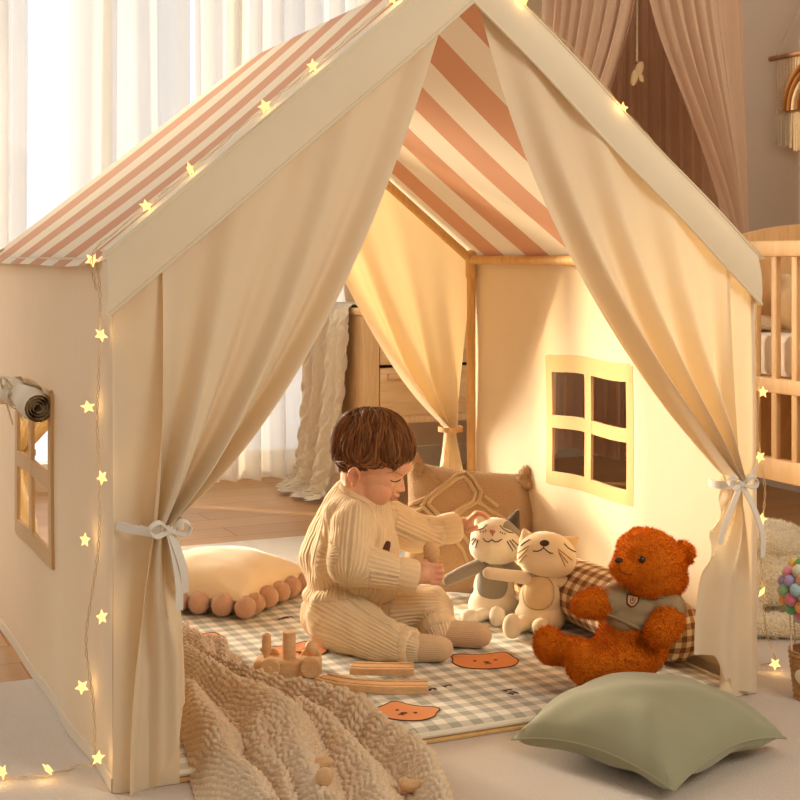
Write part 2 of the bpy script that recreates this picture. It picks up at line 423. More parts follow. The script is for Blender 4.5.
def roughen(v, n, scale, amp, seed=0.0):
    for i in range(len(v)):
        p = Vector(v[i]) * scale + Vector((seed, seed * 1.7, -seed)); k = noise.noise(p); v[i] = v[i] + n[i] * (k * amp)
def fuzz(v, f, n, length, width, rng, droop=0.3):
    """short tufts as thin triangles, added to the same mesh"""
    nn = normals(v, f); av, af = [], []
    area = np.array([np.linalg.norm(np.cross(v[q[1]] - v[q[0]], v[q[2]] - v[q[0]])) for q in f]); cp = np.cumsum(area) / area.sum()
    idx = np.searchsorted(cp, rng.random(n))
    for k in idx:
        q = f[min(k, len(f) - 1)]; a, b = rng.random(2)
        if a + b > 1: a, b = 1 - a, 1 - b
        p = v[q[0]] + a * (v[q[1]] - v[q[0]]) + b * (v[q[2]] - v[q[0]]); nm = nn[q[0]]
        d = nm + rng.normal(0, 0.55, 3); d /= np.linalg.norm(d); sd = np.cross(d, rng.normal(0, 1, 3)); sd /= (np.linalg.norm(sd) + 1e-9)
        L = length * (0.6 + 0.8 * rng.random()); o = len(v) + len(av)
        av += [p - nm * 0.0006 + sd * width, p - nm * 0.0006 - sd * width, p + d * L]; af.append((o, o + 1, o + 2))
    return np.vstack([v, np.array(av)]), f + af
def bvh_of(v, f): return BVHTree.FromPolygons([tuple(p) for p in v], f)
def hit(bvh, px, py, off=0.0):
    """the point of a surface seen at this place of the photo"""
    o = Vector((0, 0, EYE)); d = Vector(((px - 400) / F_PX, 1, -(py - HOR) / F_PX)).normalized()
    p, n, i, t = bvh.ray_cast(o, d)
    if p is None: return None
    if n.dot(d) > 0: n = -n
    return p + n * off
def stitch(mb, bvh, pts, r, off=0.0, n=6, sub=6):
    """thread along a surface"""
    out = []
    for (a, b) in zip(pts[:-1], pts[1:]):
        for k in range(sub): out.append((a[0] + (b[0] - a[0]) * k / sub, a[1] + (b[1] - a[1]) * k / sub))
    out.append(pts[-1]); q = [hit(bvh, x, y, off) for x, y in out]; q = [p for p in q if p is not None]
    if len(q) > 1: mb.tube(q, r, n)
def decal(mb, bvh, outline, off=0.0014, rings=10):
    """fabric applique lying on a surface"""
    if len(outline) < 40:
        o3 = [Vector((p[0], p[1], 0)) for p in outline]; o3 = o3[-2:] + o3 + o3[:3]; m = len(outline)
        outline = [tuple(poly_at(o3, (2 + k * m / 56) / (len(o3) - 1)))[:2] for k in range(56)]
    cx = sum(p[0] for p in outline) / len(outline); cy = sum(p[1] for p in outline) / len(outline); N = len(outline); vs = []
    c = hit(bvh, cx, cy, off)
    if c is None: return
    vs.append(c); last = [c] * N
    for k in range(1, rings + 1):
        for i, (x, y) in enumerate(outline):
            t = k / rings; p = hit(bvh, cx + (x - cx) * t, cy + (y - cy) * t, off if k < rings else 0.0007)
            if p is None or (p - last[i]).length > 0.03: p = last[i]
            last[i] = p; vs.append(p)
    fs = [(0, 1 + i, 1 + (i + 1) % N) for i in range(N)]
    for k in range(rings - 1):
        for i in range(N): a = 1 + k * N + i; b = 1 + k * N + (i + 1) % N; fs.append((a, a + N, b + N, b))
    mb.add(vs, fs)
def oval(cx, cy, rx, ry, n=28, rot=0.0, p=2.0):
    o = []
    for k in range(n):
        g = 2 * pi * k / n; x = rx * math.copysign(abs(cos(g)) ** (2 / p), cos(g)); y = ry * math.copysign(abs(sin(g)) ** (2 / p), sin(g))
        o.append((cx + x * cos(rot) - y * sin(rot), cy + x * sin(rot) + y * cos(rot)))
    return o
def lerp(a, b, t): return a + (b - a) * t
def sstep(a, b, x): t = min(1, max(0, (x - a) / (b - a))); return t * t * (3 - 2 * t)
def poly_at(pts, t):
    """point at parameter t of a polyline, smoothed (Catmull-Rom)"""
    n = len(pts) - 1; k = min(int(t * n), n - 1); u = t * n - k
    P = [Vector(pts[max(0, min(n, k + d))]) for d in (-1, 0, 1, 2)]
    return 0.5 * ((2 * P[1]) + (-P[0] + P[2]) * u + (2 * P[0] - 5 * P[1] + 4 * P[2] - P[3]) * u * u + (-P[0] + 3 * P[1] - 3 * P[2] + P[3]) * u ** 3)
def smooth_path(pts, n): return [poly_at(pts, i / n) for i in range(n + 1)]
def rotz(a): return Matrix.Rotation(a, 3, 'Z')
TR = rotz(ROT)
def basis(x, z):                                  # rotation with local z along z and local x near x
    z = Vector(z).normalized(); x = Vector(x); x = (x - z * x.dot(z)).normalized(); y = z.cross(x)
    return Matrix((x, y, z)).transposed()

# ------------------------------------------------------------------ the room (tent-frame coordinates)
XL, XR, YB, HT = -2.7, 2.75, 2.80, 2.5
mb = MB(); mb.add([T(-6, -5, 0), T(XR, -5, 0), T(XR, YB, 0), T(-6, YB, 0)], [(0, 1, 2, 3)])
fl = link('floor', [TMI @ Vector(p) for p in mb.v], mb.f, M['floor'], smooth=False); fl.location = (FLX, FLY, 0); fl.rotation_euler = (0, 0, ROT); struct(fl)
WX0, WX1, WZ0, WZ1 = -0.78, 1.66, 0.04, 2.12      # the window seen beyond the tent, unseen left part widened for the fill lamp
VX0, VX1 = -1.50, -0.82                           # a second, narrower window further left
def tbox(mb, x0, x1, y0, y1, z0, z1, bev=0.0):
    mb.box(T((x0 + x1) / 2, (y0 + y1) / 2, (z0 + z1) / 2), (abs(x1 - x0), abs(y1 - y0), abs(z1 - z0)), TR, bev)
mb = MB()
tbox(mb, -6, VX0, YB, YB + 0.14, 0, HT); tbox(mb, VX1, WX0, YB, YB + 0.14, 0, HT); tbox(mb, WX1, XR + 0.1, YB, YB + 0.14, 0, HT)
for a, b in ((VX0, VX1), (WX0, WX1)): tbox(mb, a, b, YB, YB + 0.14, WZ1, HT); tbox(mb, a, b, YB, YB + 0.14, 0, WZ0)
struct(part('wall_back', mb, M['wall'], smooth=False))
mb = MB(); tbox(mb, XR, XR + 0.1, -0.9, YB + 0.14, 0, HT); struct(part('wall_right', mb, M['wall'], smooth=False))
mb = MB(); tbox(mb, WX1, XR, YB - 0.015, YB, 0, 0.08); struct(part('baseboard_back', mb, M['white_paint'], smooth=False))
mb = MB(); tbox(mb, XR - 0.015, XR, -0.9, YB - 0.015, 0, 0.08); struct(part('baseboard_right', mb, M['white_paint'], smooth=False))
def window(name, a, b, bars, rails):
    win = MB(); tw = 0.05
    tbox(win, a, b, YB + 0.03, YB + 0.10, WZ1 - tw, WZ1); tbox(win, a, b, YB + 0.03, YB + 0.10, WZ0, WZ0 + tw)
    for x in (a, b - tw): tbox(win, x, x + tw, YB + 0.03, YB + 0.10, WZ0 + tw, WZ1 - tw)
    for x in bars: tbox(win, x, x + tw * .8, YB + 0.035, YB + 0.095, WZ0 + tw, WZ1 - tw)
    for z in rails: tbox(win, a + tw, b - tw, YB + 0.04, YB + 0.09, z, z + 0.03)
    w = struct(part(name, win, M['white_paint'], smooth=False))
    gl = MB(); tbox(gl, a + 0.01, b - 0.01, YB + 0.062, YB + 0.066, WZ0 + 0.01, WZ1 - 0.01); part('window_pane', gl, M['glass'], w, smooth=False)
window('window_1', WX0, WX1, (-0.32, 0.14, 0.62, 1.10), ()); window('window_2', VX0, VX1, (-1.18,), (1.25,))

# rugs
def slab(name, x0, x1, y0, y1, z0, z1, mat, label, cat):
    mb = MB(); tbox(mb, x0, x1, y0, y1, z0, z1, 0.004); return centred(name, mb, mat, label, cat)
slab('rug', -1.6, 1.78, -2.6, 0.63, 0.0, 0.010, M['rug'], 'large beige carpet running from the foreground under the front of the tent', 'rug')
slab('rug', 0.10, 1.45, 0.64, 1.70, 0.0, 0.009, M['rug_grey'], 'pale grey rug showing behind the pompom cushion at the back of the tent', 'rug')

# sheer curtains on a rod
def sheer(x0, x1, folds, label, seed, amp=0.03):
    mb = MB(); rnd = random.Random(seed); ph = [rnd.random() * 6 for _ in range(4)]
    def fn(u, v):
        z = lerp(2.30, 0.015, v); a = amp * (0.7 + 0.3 * v)
        y = YB - 0.11 + a * sin(2 * pi * folds * u + 0.8 * sin(5 * u + ph[0]) + ph[1]) + 0.4 * a * sin(2 * pi * folds * 1.7 * u + ph[2])
        return T(lerp(x0, x1, u) + 0.01 * sin(7 * u + 3 * v), y, z)
    mb.grid(fn, int(folds * 12), 16)
    t = centred('sheer_curtain', mb, M['sheer'], label, 'curtain')
    return t
sheer(-0.80, 0.335, 15, 'white sheer curtain gathered at the left edge of the window', 1, 0.045)
sheer(0.47, 0.88, 4, 'thin white sheer curtain hanging over the brightest middle of the window', 2, 0.02)
sheer(0.90, 1.66, 10, 'white sheer curtain falling in close folds behind the striped tent roof', 3, 0.035)
mb = MB(); mb.tube([T(WX0 - 0.15, YB - 0.11, 2.32), T(WX1 + 0.15, YB - 0.11, 2.32)], 0.012)
for x in (WX0 - 0.1, WX1 + 0.05): mb.tube([T(x, YB - 0.11, 2.32), T(x, YB, 2.32)], 0.008)
centred('curtain_rod', mb, M['white_paint'], 'white curtain rod over the big window', 'curtain rod')

# ------------------------------------------------------------------ the play tent
TW, TD, EV = 1.168, 1.10, 0.80                   # width, depth, eave height
RX, RZ = TW / 2, 1.292                            # ridge
SL = (RZ - EV) / RX
tent = thing('play_tent', 'cream canvas house shaped play tent with a peach striped roof, front curtains tied back', 'tent', (FLX, FLY, 0), ROT)
def roofz(x): return RZ - SL * abs(x - RX)
# wooden poles
def pole(name, a, b, r=0.011): 
    mb = MB(); mb.tube([a, b], r, 12); return part(name, mb, M['pole'], tent, 'tent')
ins = 0.016
for x in (ins, TW - ins):
    for y in (ins + 0.01, TD - ins):
        pole('post', (x, y, 0.018), (x, y, EV - 0.012))
for y in (ins + 0.01, TD - ins):
    for sx in (0, 1):
        x = ins if sx == 0 else TW - ins
        pole('rafter', (x, y, EV - 0.012), (RX, y, RZ - 0.02 - (0.030 if y > 0.5 else 0)))
for x in (ins, TW - ins): pole('eave_rail', (x, ins + 0.01, EV - 0.012), (x, TD - ins, EV - 0.012))
pole('ridge_pole', (RX, 0, RZ - 0.03), (RX, TD, RZ - 0.06))
for x in (ins, TW - ins):
    for y in (ins + 0.01, TD - ins):
        mb = MB(); mb.cap((x, y, EV - 0.05), (x, y, EV + 0.0), 0.014, 0.014, 12)
        part('pole_joint', mb, M['pole'], tent, 'tent')
# roof
def roof(side):
    mb = MB()
    def fn(u, v):
        y = lerp(-0.012, TD + 0.012, u); t = v
        x = lerp(RX, -0.014, t) if side == 0 else lerp(RX, TW + 0.014, t)
        z = lerp(RZ, EV - 0.008, t)
        sag = -0.030 * u * (1 - t) - 0.020 * sin(pi * t) * sin(pi * u) - 0.012 * sin(pi * u) * t * t
        return (x, y, z + sag + 0.003 * sin(9 * u + 3 * t) * t)
    P0 = 0.212
    mb.grid(fn, 44, 24, lambda u, v: ((lerp(0, TD, u) + 0.03) / P0, v, 0))
    return part('roof_panel', mb, M['roof'], tent, 'tent')
roof(0); roof(1)
# side panels with window openings
def side_panel(xp, name, y0, y1, z0, z1, out):
    ys = sorted(set([round(v, 4) for v in np.linspace(0, TD, 34)] + [y0, y1])); zs = sorted(set([round(v, 4) for v in np.linspace(0.0112, EV - 0.004, 26)] + [z0, z1]))
    vs = []; ny = len(ys)
    def bump(y, z):
        w = 0.010 * sin(pi * y / TD) * sin(pi * min(1, z / EV)) * out + 0.0035 * noise.noise(Vector((y * 5, z * 3, xp * 7)))
        return xp + w + 0.004 * sin(16 * y + 2.2 * z) * (1 - z / EV) * 0.6
    for z in zs:
        for y in ys:
            vs.append((bump(y, z), y, z))
    fs = []
    for j in range(len(zs) - 1):
        for i in range(ny - 1):
            cy = (ys[i] + ys[i + 1]) / 2; cz = (zs[j] + zs[j + 1]) / 2
            if y0 < cy < y1 and z0 < cz < z1: continue
            fs.append((j * ny + i, j * ny + i + 1, (j + 1) * ny + i + 1, (j + 1) * ny + i))
    mb = MB(); mb.add(vs, fs); o = part(name, mb, M['canvas'], tent, 'tent')
    h = MB(); h.ribbon([(bump(y, 0.0215) + out * 0.001, y, 0.0215) for y in np.linspace(0, TD, 20)], 0.02, 0.003, (0, 0, 1)); part('hem', h, M['canvas_thick'], o, 'tent')
    f = MB(); b = 0.026; xo = xp + out * 0.010 * 0.75
    ym, zm = (y0 + y1) / 2, (z0 + z1) / 2
    wav = lambda a: 0.003 * sin(a * 23)
    def strip(a, c, wd, w):
        pts = [Vector(a).lerp(Vector(c), k / 10) for k in range(11)]
        pts = [Vector((bump(p.y, p.z) + out * 0.0022, p.y, p.z + (wav(p.y) if wd[2] else 0))) for p in pts]
        f.ribbon(pts, w, 0.0065, wd)
    strip((xo, y0 - b * .4, z1 + b * .45), (xo, y1 + b * .4, z1 + b * .45), (0, 0, 1), b * 1.5)
    strip((xo, y0 - b * .4, z0 - b * .35), (xo, y1 + b * .4, z0 - b * .35), (0, 0, 1), b * 1.2)
    strip((xo, y0 - b * .3, z0 - b), (xo, y0 - b * .3, z1 + b), (0, 1, 0), b)
    strip((xo, y1 + b * .3, z0 - b), (xo, y1 + b * .3, z1 + b), (0, 1, 0), b)
    strip((xo, ym, z0), (xo, ym, z1), (0, 1, 0), b); strip((xo, y0, zm), (xo, y1, zm), (0, 0, 1), b * 1.1)
    part('window_frame', f, M['tape'], o, 'tent')
    return o
lw = side_panel(0.0, 'side_panel', 0.420, 0.750, 0.285, 0.535, -1)
rw = side_panel(TW, 'side_panel', 0.425, 0.735, 0.305, 0.545, 1)
# rolled up window cover on the left panel: spiral of cloth, two ties
mb = MB(); ns = 60
def roll(u, v):
    y = lerp(0.40, 0.765, v); k = u * ns; r = 0.006 + 0.024 * u + 0.003 * sin(14 * v) * u; g = u * 2 * pi * 4.2
    pinch = 1 - 0.30 * math.exp(-((v - 0.5) / 0.10) ** 2) - 0.1 * math.exp(-((v - 0.02) / 0.05) ** 2)
    return (-0.034 + r * cos(g) * pinch, y, 0.538 + r * sin(g) * pinch + 0.008 * sin(3 * v))
mb.grid(roll, ns, 24); part('rolled_window_cover', mb, M['canvas_thick'], lw, 'tent')
mb = MB(); cy = 0.585
ring = [(-0.030 + 0.0235 * cos(g) - 0.004, cy, 0.540 + 0.0235 * sin(g)) for g in np.linspace(0, 2 * pi, 18)]
mb.ribbon(ring, 0.012, 0.002, (0, 1, 0))
for dy, L in ((-0.03, 0.05), (0.05, 0.07)):
    mb.ribbon(smooth_path([(-0.050, cy, 0.562), (-0.062, cy + dy * .5, 0.575), (-0.058, cy + dy, 0.555), (-0.035, cy + dy * 1.4, 0.552 - L)], 10), 0.010, 0.002, (0.3, 1, 0))
part('cover_tie', mb, M['canvas_thick'], lw, 'tent')
# front corner panels
def front_panel(x0, x1, ph):
    mb = MB()
    def fn(u, v):
        x = lerp(x0, x1, u); z = lerp(0.0112, roofz(x) - 0.012, v)
        return (x, -0.003 - 0.006 * sin(pi * u) * (0.5 + 0.5 * sin(9 * v + ph)) - 0.003 * sin(7 * u + 4 * v), z)
    mb.grid(fn, 10, 40); return part('front_panel', mb, M['canvas'], tent, 'tent')
front_panel(0.0, 0.100, 0.4); front_panel(1.088, TW, 2.1)
# curtains, tied back
def curtain(top, ctl, tie, bot, n, y0, out, sgn, seed, spread=0.5, hem=None, flare=1.0, ties=0.024):
    """top/ctl/bot(s): points (x, z); s = 0 at the outer edge, 1 at the opening edge"""
    rnd = random.Random(seed); ph = rnd.random() * 6; mb = MB()
    def fold(s, n): return sin(2 * pi * n * s + 1.1 * sin(4 * s + ph) + ph) + 0.18 * sin(2 * pi * n * 2.3 * s + ph * 2)
    SP = 0.62
    def fn(s, t):
        if t < SP:
            q = t / SP; p0 = Vector(top(s)); p1 = Vector(ctl(s)); tx = tie[0] + (s - 0.5) * ties * sgn; p2 = Vector((tx, tie[1] + 0.012 * (s - .5)))
            p = p0 * (1 - q) ** 2 + p1 * 2 * q * (1 - q) + p2 * q * q
            a = lerp(0.003, 0.036, q ** 1.1) * (1 - 0.35 * sstep(0.8, 1, q))
            y = y0 + out * (0.006 + 0.018 * q + a * fold(s, n))
            y += out * 0.010 * q * sin(pi * s)
        else:
            q = (t - SP) / (1 - SP); tx = tie[0] + (s - 0.5) * ties * sgn; b = Vector(bot(s)); w = 1 - (1 - q) ** 2
            p = Vector((lerp(tx, b.x, w), lerp(tie[1] + 0.012 * (s - .5), b.y, q)))
            a = lerp(0.013, 0.014, sstep(0, 0.5, q)) * flare
            y = y0 + out * (lerp(0.024, 0.010, sstep(0.1, 0.8, q)) + a * fold(s, lerp(n, n * spread, sstep(0, .6, q)))) + out * 0.010 * sin(pi * s) * (1 - .6 * q)
        return (p.x, y, p.y)
    mb.grid(fn, 110, 84)
    return part('curtain', mb, M['canvas'], tent, 'tent')
ROLL = 0.035
def ltop(s): x = lerp(0.070, 0.548, s); return (x, roofz(x) - 0.035)
def lctl(s): return (lerp(0.072, 0.352, s ** 1.15), lerp(0.60, 0.615, s))
def lbot(s):
    x = lerp(0.020, 0.108, s); return (x, 0.010 + 0.035 * sstep(0.40, 0.60, s) + 0.085 * sstep(0.60, 1.0, s))
TIE_L = (0.066, 0.405)
fc = curtain(ltop, lctl, TIE_L, lbot, 3.1, -0.006, -1, 1, 3)
def rtop(s): x = lerp(1.100, 0.590, s); return (x, roofz(x) - 0.035)
def rctl(s): return (lerp(1.098, 0.702, s ** 1.15), lerp(0.60, 0.78, s))
def rbot(s):
    x = lerp(1.150, 1.030, s); return (x, 0.020 + 0.030 * sstep(0.30, 0.42, s) + 0.045 * sstep(0.55, 0.75, s))
TIE_R = (1.096, 0.405)
fd = curtain(rtop, rctl, TIE_R, rbot, 3.1, -0.006, -1, -1, 5, 0.35, flare=0.7)
def bltop(s): x = lerp(0.0, 0.570, s); return (x, roofz(x) - 0.012 - 0.030 * x / RX)
def blctl(s): return (lerp(0.03, 0.30, s ** 1.1), lerp(0.55, 0.56, s))
def blbot(s): return (lerp(0.0, 0.10, s), 0.015)
curtain(bltop, blctl, (0.06, 0.365), blbot, 3.1, TD, 1, 1, 8)
def brtop(s): x = lerp(TW, 0.598, s); return (x, roofz(x) - 0.012 - 0.030 * (TW - x) / RX)
def brctl(s): return (lerp(1.14, 0.865, s ** 1.1), lerp(0.55, 0.56, s))
def brbot(s): return (lerp(TW, 1.066, s), 0.015)
curtain(brtop, brctl, (1.112, 0.365), brbot, 2.6, TD - 0.004, 1, -1, 9)
# ribbons
def bow(c, anchor, out, sgn, tails):
    mb = MB(); c = Vector(c); A = Vector(anchor)
    mid = (A + c) / 2 + Vector((0, out * 0.012, -0.004))
    mb.ribbon(smooth_path([A, mid, c + Vector((0, out * 0.004, 0))], 12), 0.013, 0.002, (0, 0, 1))
    wrap = [c + Vector((0.030 * cos(g), out * (-0.022 + 0.034 * sin(g)), 0.004 * cos(g))) for g in np.linspace(-0.6, pi + 0.6, 16)]
    mb.ribbon(wrap, 0.014, 0.002, (0, 0, 1))
    k = c + Vector((0, out * 0.016, 0)); mb.ell(k, (0.009, 0.007, 0.008))
    for sx in (-1, 1):
        lp = smooth_path([k, k + Vector((sx * 0.016, out * 0.008, 0.014)), k + Vector((sx * 0.030, out * 0.006, 0.006)), k + Vector((sx * 0.022, out * 0.010, -0.006)), k], 16)
        mb.ribbon(lp, 0.009, 0.0016, (0, -out, 0.6))
    for tx, tz in tails:
        tp = smooth_path([k, k + Vector((tx * 0.4, out * 0.010, tz * 0.25)), k + Vector((tx * 0.9, out * 0.014, tz * 0.65)), k + Vector((tx, out * 0.010, tz))], 12)
        mb.ribbon(tp, 0.012, 0.0016, (1, 0.2, 0))
    return part('curtain_tie', mb, M['ribbon'], tent, 'tent')
bow((0.070, -0.040, 0.400), (0.004, -0.010, 0.405), -1, 1, [(0.012, -0.115), (0.020, -0.09)])
bow((1.092, -0.040, 0.400), (1.164, -0.010, 0.420), -1, -1, [(-0.050, -0.10), (0.040, -0.13)])
for cx in (0.06, 1.112):
    mb = MB(); mb.ribbon([(cx + 0.030 * cos(g), TD + 0.020 + 0.030 * sin(g), 0.365) for g in np.linspace(0, 2 * pi, 22)], 0.012, 0.002, (0, 0, 1))
    part('curtain_tie', mb, M['tape'], tent, 'tent')
# valance along the front gable
def valance(side):
    mb = MB(); h = MB()
    def pt(u, v):
        x = lerp(RX, -0.012, u) if side == 0 else lerp(RX, TW - 0.004, u)
        z = lerp(RZ + 0.014, EV + 0.006, u) - v * 0.096
        y = -0.026 - 0.005 * sin(pi * v) + 0.003 * sin(13 * u + 2 * v) + 0.014 * (1 - v) ** 2
        return (x, y, z)
    def pt2(u, v):
        x = lerp(RX, -0.012, u) if side == 0 else lerp(RX, TW - 0.004, u)
        return (x, lerp(0.03, -0.012, v), lerp(RZ + 0.014, EV + 0.006, u) - 0.001 * v)
    mb.grid(pt, 40, 10); mb.grid(pt2, 40, 3)
    o = part('valance', mb, M['canvas_thick'], tent, 'tent')
    h.tube([Vector(pt(u, 0.985)) + Vector((0, -0.001, 0)) for u in np.linspace(0, 1, 40)], 0.0028, 8)
    h.tube([Vector(pt(u, 0.06)) + Vector((0, -0.001, 0)) for u in np.linspace(0, 1, 40)], 0.0016, 8)
    part('hem', h, M['canvas_thick'], o, 'tent')
    e = MB(); n = 10                              # folded end
    e.grid(lambda u, v: (pt(1, v)[0], lerp(pt(1, v)[1], 0.012, u), pt(1, v)[2] + 0.004 * u), 6, n); part('valance_end', e, M['canvas_thick'], o, 'tent')
valance(0); valance(1)
mb = MB(); mb.box(T(TW / 2, 0.012, 0.0133), (TW, 0.030, 0.0055), TR, 0.0015); part('base_strip', mb, M['pole'], tent)

# ------------------------------------------------------------------ furniture behind and beside the tent
def dresser():
    x0, x1, y0, y1, zt, zb = 1.275, 2.02, 2.06, 2.61, 0.632, 0.262
    t = thing('dresser', 'light oak chest of drawers on tapered legs standing by the window', 'dresser', T((x0 + x1) / 2, (y0 + y1) / 2, 0), ROT)
    mb = MB()
    tbox(mb, x0, x0 + 0.025, y0 + 0.006, y1, zb, zt - 0.022, 0.004); tbox(mb, x1 - 0.025, x1, y0 + 0.006, y1, zb, zt - 0.022, 0.004)
    tbox(mb, x0 + 0.02, x1 - 0.02, y0 + 0.006, y1, zb, zb + 0.03, 0.003); tbox(mb, x0 + 0.02, x1 - 0.02, y1 - 0.015, y1, zb, zt - 0.022)
    tbox(mb, x0, x0 + 0.055, y0, y0 + 0.02, zb, zt - 0.022, 0.003); tbox(mb, x1 - 0.055, x1, y0, y0 + 0.02, zb, zt - 0.022, 0.003)
    tbox(mb, x0 + 0.05, x1 - 0.05, y0, y0 + 0.02, zb, zb + 0.022, 0.003)
    part('body', mb, M['oak_v'], t)
    mb = MB(); tbox(mb, x0 - 0.010, x1 + 0.010, y0 - 0.010, y1, zt - 0.022, zt, 0.006); part('top', mb, M['oak'], t)
    mb = MB(); tbox(mb, x0 + 0.05, x1 - 0.05, y0 + 0.03, y0 + 0.035, zb + 0.02, zt - 0.022); part('back_gap_shade', mb, M['gap_shade'], t)  # dark sheet painted as the shade behind the drawer fronts
    hgt = (zt - 0.022 - zb - 0.022 - 0.012) / 2
    for k in range(2):
        za = zb + 0.026 + k * (hgt + 0.006)
        mb = MB(); tbox(mb, x0 + 0.058, x1 - 0.058, y0 + 0.001, y0 + 0.022, za, za + hgt - 0.004, 0.003); d = part('drawer', mb, M['oak'], t)
        for cx in (x0 + 0.15, x1 - 0.15):
            mb = MB(); tbox(mb, cx - 0.07, cx + 0.07, y0 - 0.018, y0 + 0.002, za + hgt - 0.040, za + hgt - 0.022, 0.004); part('handle', mb, M['oak'], d)
    for x in (x0 + 0.06, x1 - 0.06):
        for y in (y0 + 0.06, y1 - 0.06):
            mb = MB(); sx = -0.02 if x < 1.65 else 0.02
            mb.tube([T(x, y, zb + 0.002), T(x + sx, y, 0.0)], [0.028, 0.018], 16); part('leg', mb, M['oak_dark'], t)
dresser()
# cream cable-knit blanket thrown over the dresser's left end
def throw_on_dresser():
    mb = MB(); rnd = random.Random(5)
    prof = [(1.44, 0.634), (1.38, 0.634), (1.31, 0.635), (1.262, 0.634), (1.252, 0.60), (1.248, 0.50), (1.244, 0.36), (1.238, 0.22), (1.230, 0.10), (1.220, 0.030), (1.19, 0.016), (1.16, 0.015)]
    def fn(u, v):
        p = poly_at([Vector((a, b, 0)) for a, b in prof], v)
        drop = sstep(0.28, 0.42, v)
        y = lerp(2.13, 2.44, u) + 0.04 * sstep(.5, 1, v) - 0.03 * sin(5 * v) * drop
        f = drop * (0.016 * sin(2 * pi * 2.6 * u + 0.6 * sin(5 * v)) + 0.006 * sin(2 * pi * 6 * u))
        x = p.x - drop * 0.024 + f
        z = max(p.y + (1 - drop) * 0.002 * sin(9 * u + 4 * v) + (0.05 * u * sstep(.5, 1, v) * (1 - sstep(.8, 1, v))), 0.011)
        br = sin(2 * pi * 10 * u + 1.5 * sin(2 * pi * 17 * v)) + 0.5 * sin(2 * pi * 20 * u) * sin(2 * pi * 40 * v)
        return T(x - 0.0042 * br * drop, y, z + 0.0022 * (br + 1.3) * (1 - drop))
    mb.grid(fn, 130, 260)
    centred('blanket', mb, M['cream_throw'], 'cream cable knit blanket hanging over the end of the dresser to the floor', 'blanket')
throw_on_dresser()
mb = MB(); mb.lathe([(0.030, 0), (0.046, 0.006), (0.052, 0.05), (0.047, 0.10), (0.034, 0.13), (0.026, 0.15), (0.030, 0.158), (0.024, 0.158), (0.02, 0.14)], T(1.42, 2.44, 0.634)) 
centred('vase', mb, M['vase'], 'rounded beige vase standing on the dresser behind the tent curtain', 'vase')
v, f = blob([('e', T(1.41, 2.33, 0.685), (0.026, 0.026, 0.030)), ('e', T(1.41, 2.325, 0.722), (0.020, 0.020, 0.018)), ('e', T(1.397, 2.325, 0.742), (0.006, 0.005, 0.010)), ('e', T(1.423, 2.325, 0.742), (0.006, 0.005, 0.010))], 0.004)
mb = MB(); mb.add(v, f); centred('ornament', mb, M['cat_cream'], 'small cream ornament beside the vase on the dresser', 'ornament')

def crib():
    x0, x1, y0, y1 = 1.854, 2.46, -0.26, 0.985
    t = thing('crib', 'light pine baby crib with slatted sides at the right edge', 'crib', T((x0 + x1) / 2, (y0 + y1) / 2, 0), ROT)
    for x in (x0, x1):
        mb = MB(); tbox(mb, x - 0.016, x + 0.016, y0, y1, 0.796, 0.836, 0.006); part('top_rail', mb, M['crib'], t)
        mb = MB(); tbox(mb, x - 0.012, x + 0.012, y0, y1, 0.455, 0.492, 0.004); part('mattress_rail', mb, M['crib'], t)
        mb = MB(); tbox(mb, x - 0.014, x + 0.014, y0, y1, 0.236, 0.292, 0.005); part('bottom_rail', mb, M['crib'], t)
        n = 16
        for k in range(n):
            y = y0 + 0.05 + (y1 - y0 - 0.1) * k / (n - 1)
            mb = MB(); tbox(mb, x - 0.008, x + 0.008, y - 0.011, y + 0.011, 0.285, 0.80, 0.004); part('slat', mb, M['crib'], t)
    for y in (y0, y1):
        mb = MB()
        poly = [T(x0, y, 0.24), T(x1, y, 0.24)] + [T(lerp(x1, x0, k / 20), y, 0.835 + 0.05 * sin(pi * k / 20) ** 0.8) for k in range(21)]
        mb.prism(poly, TR @ Vector((0, 1, 0)), 0.02); part('end_board', mb, M['crib'], t)
        for x in (x0, x1):
            mb = MB(); tbox(mb, x - 0.02, x + 0.02, y - 0.012, y + 0.028, 0.0, 0.84, 0.005); part('leg', mb, M['crib'], t)
    mb = MB(); tbox(mb, x0 + 0.015, x1 - 0.015, y0 + 0.025, y1 - 0.01, 0.470, 0.490); part('mattress_base', mb, M['crib'], t)
    mb = MB(); tbox(mb, x0 + 0.022, x1 - 0.022, y0 + 0.03, y1 - 0.014, 0.490, 0.600, 0.02); centred('mattress', mb, M['sheet'], 'crib mattress in a white fitted sheet behind the crib slats', 'mattress')
crib()

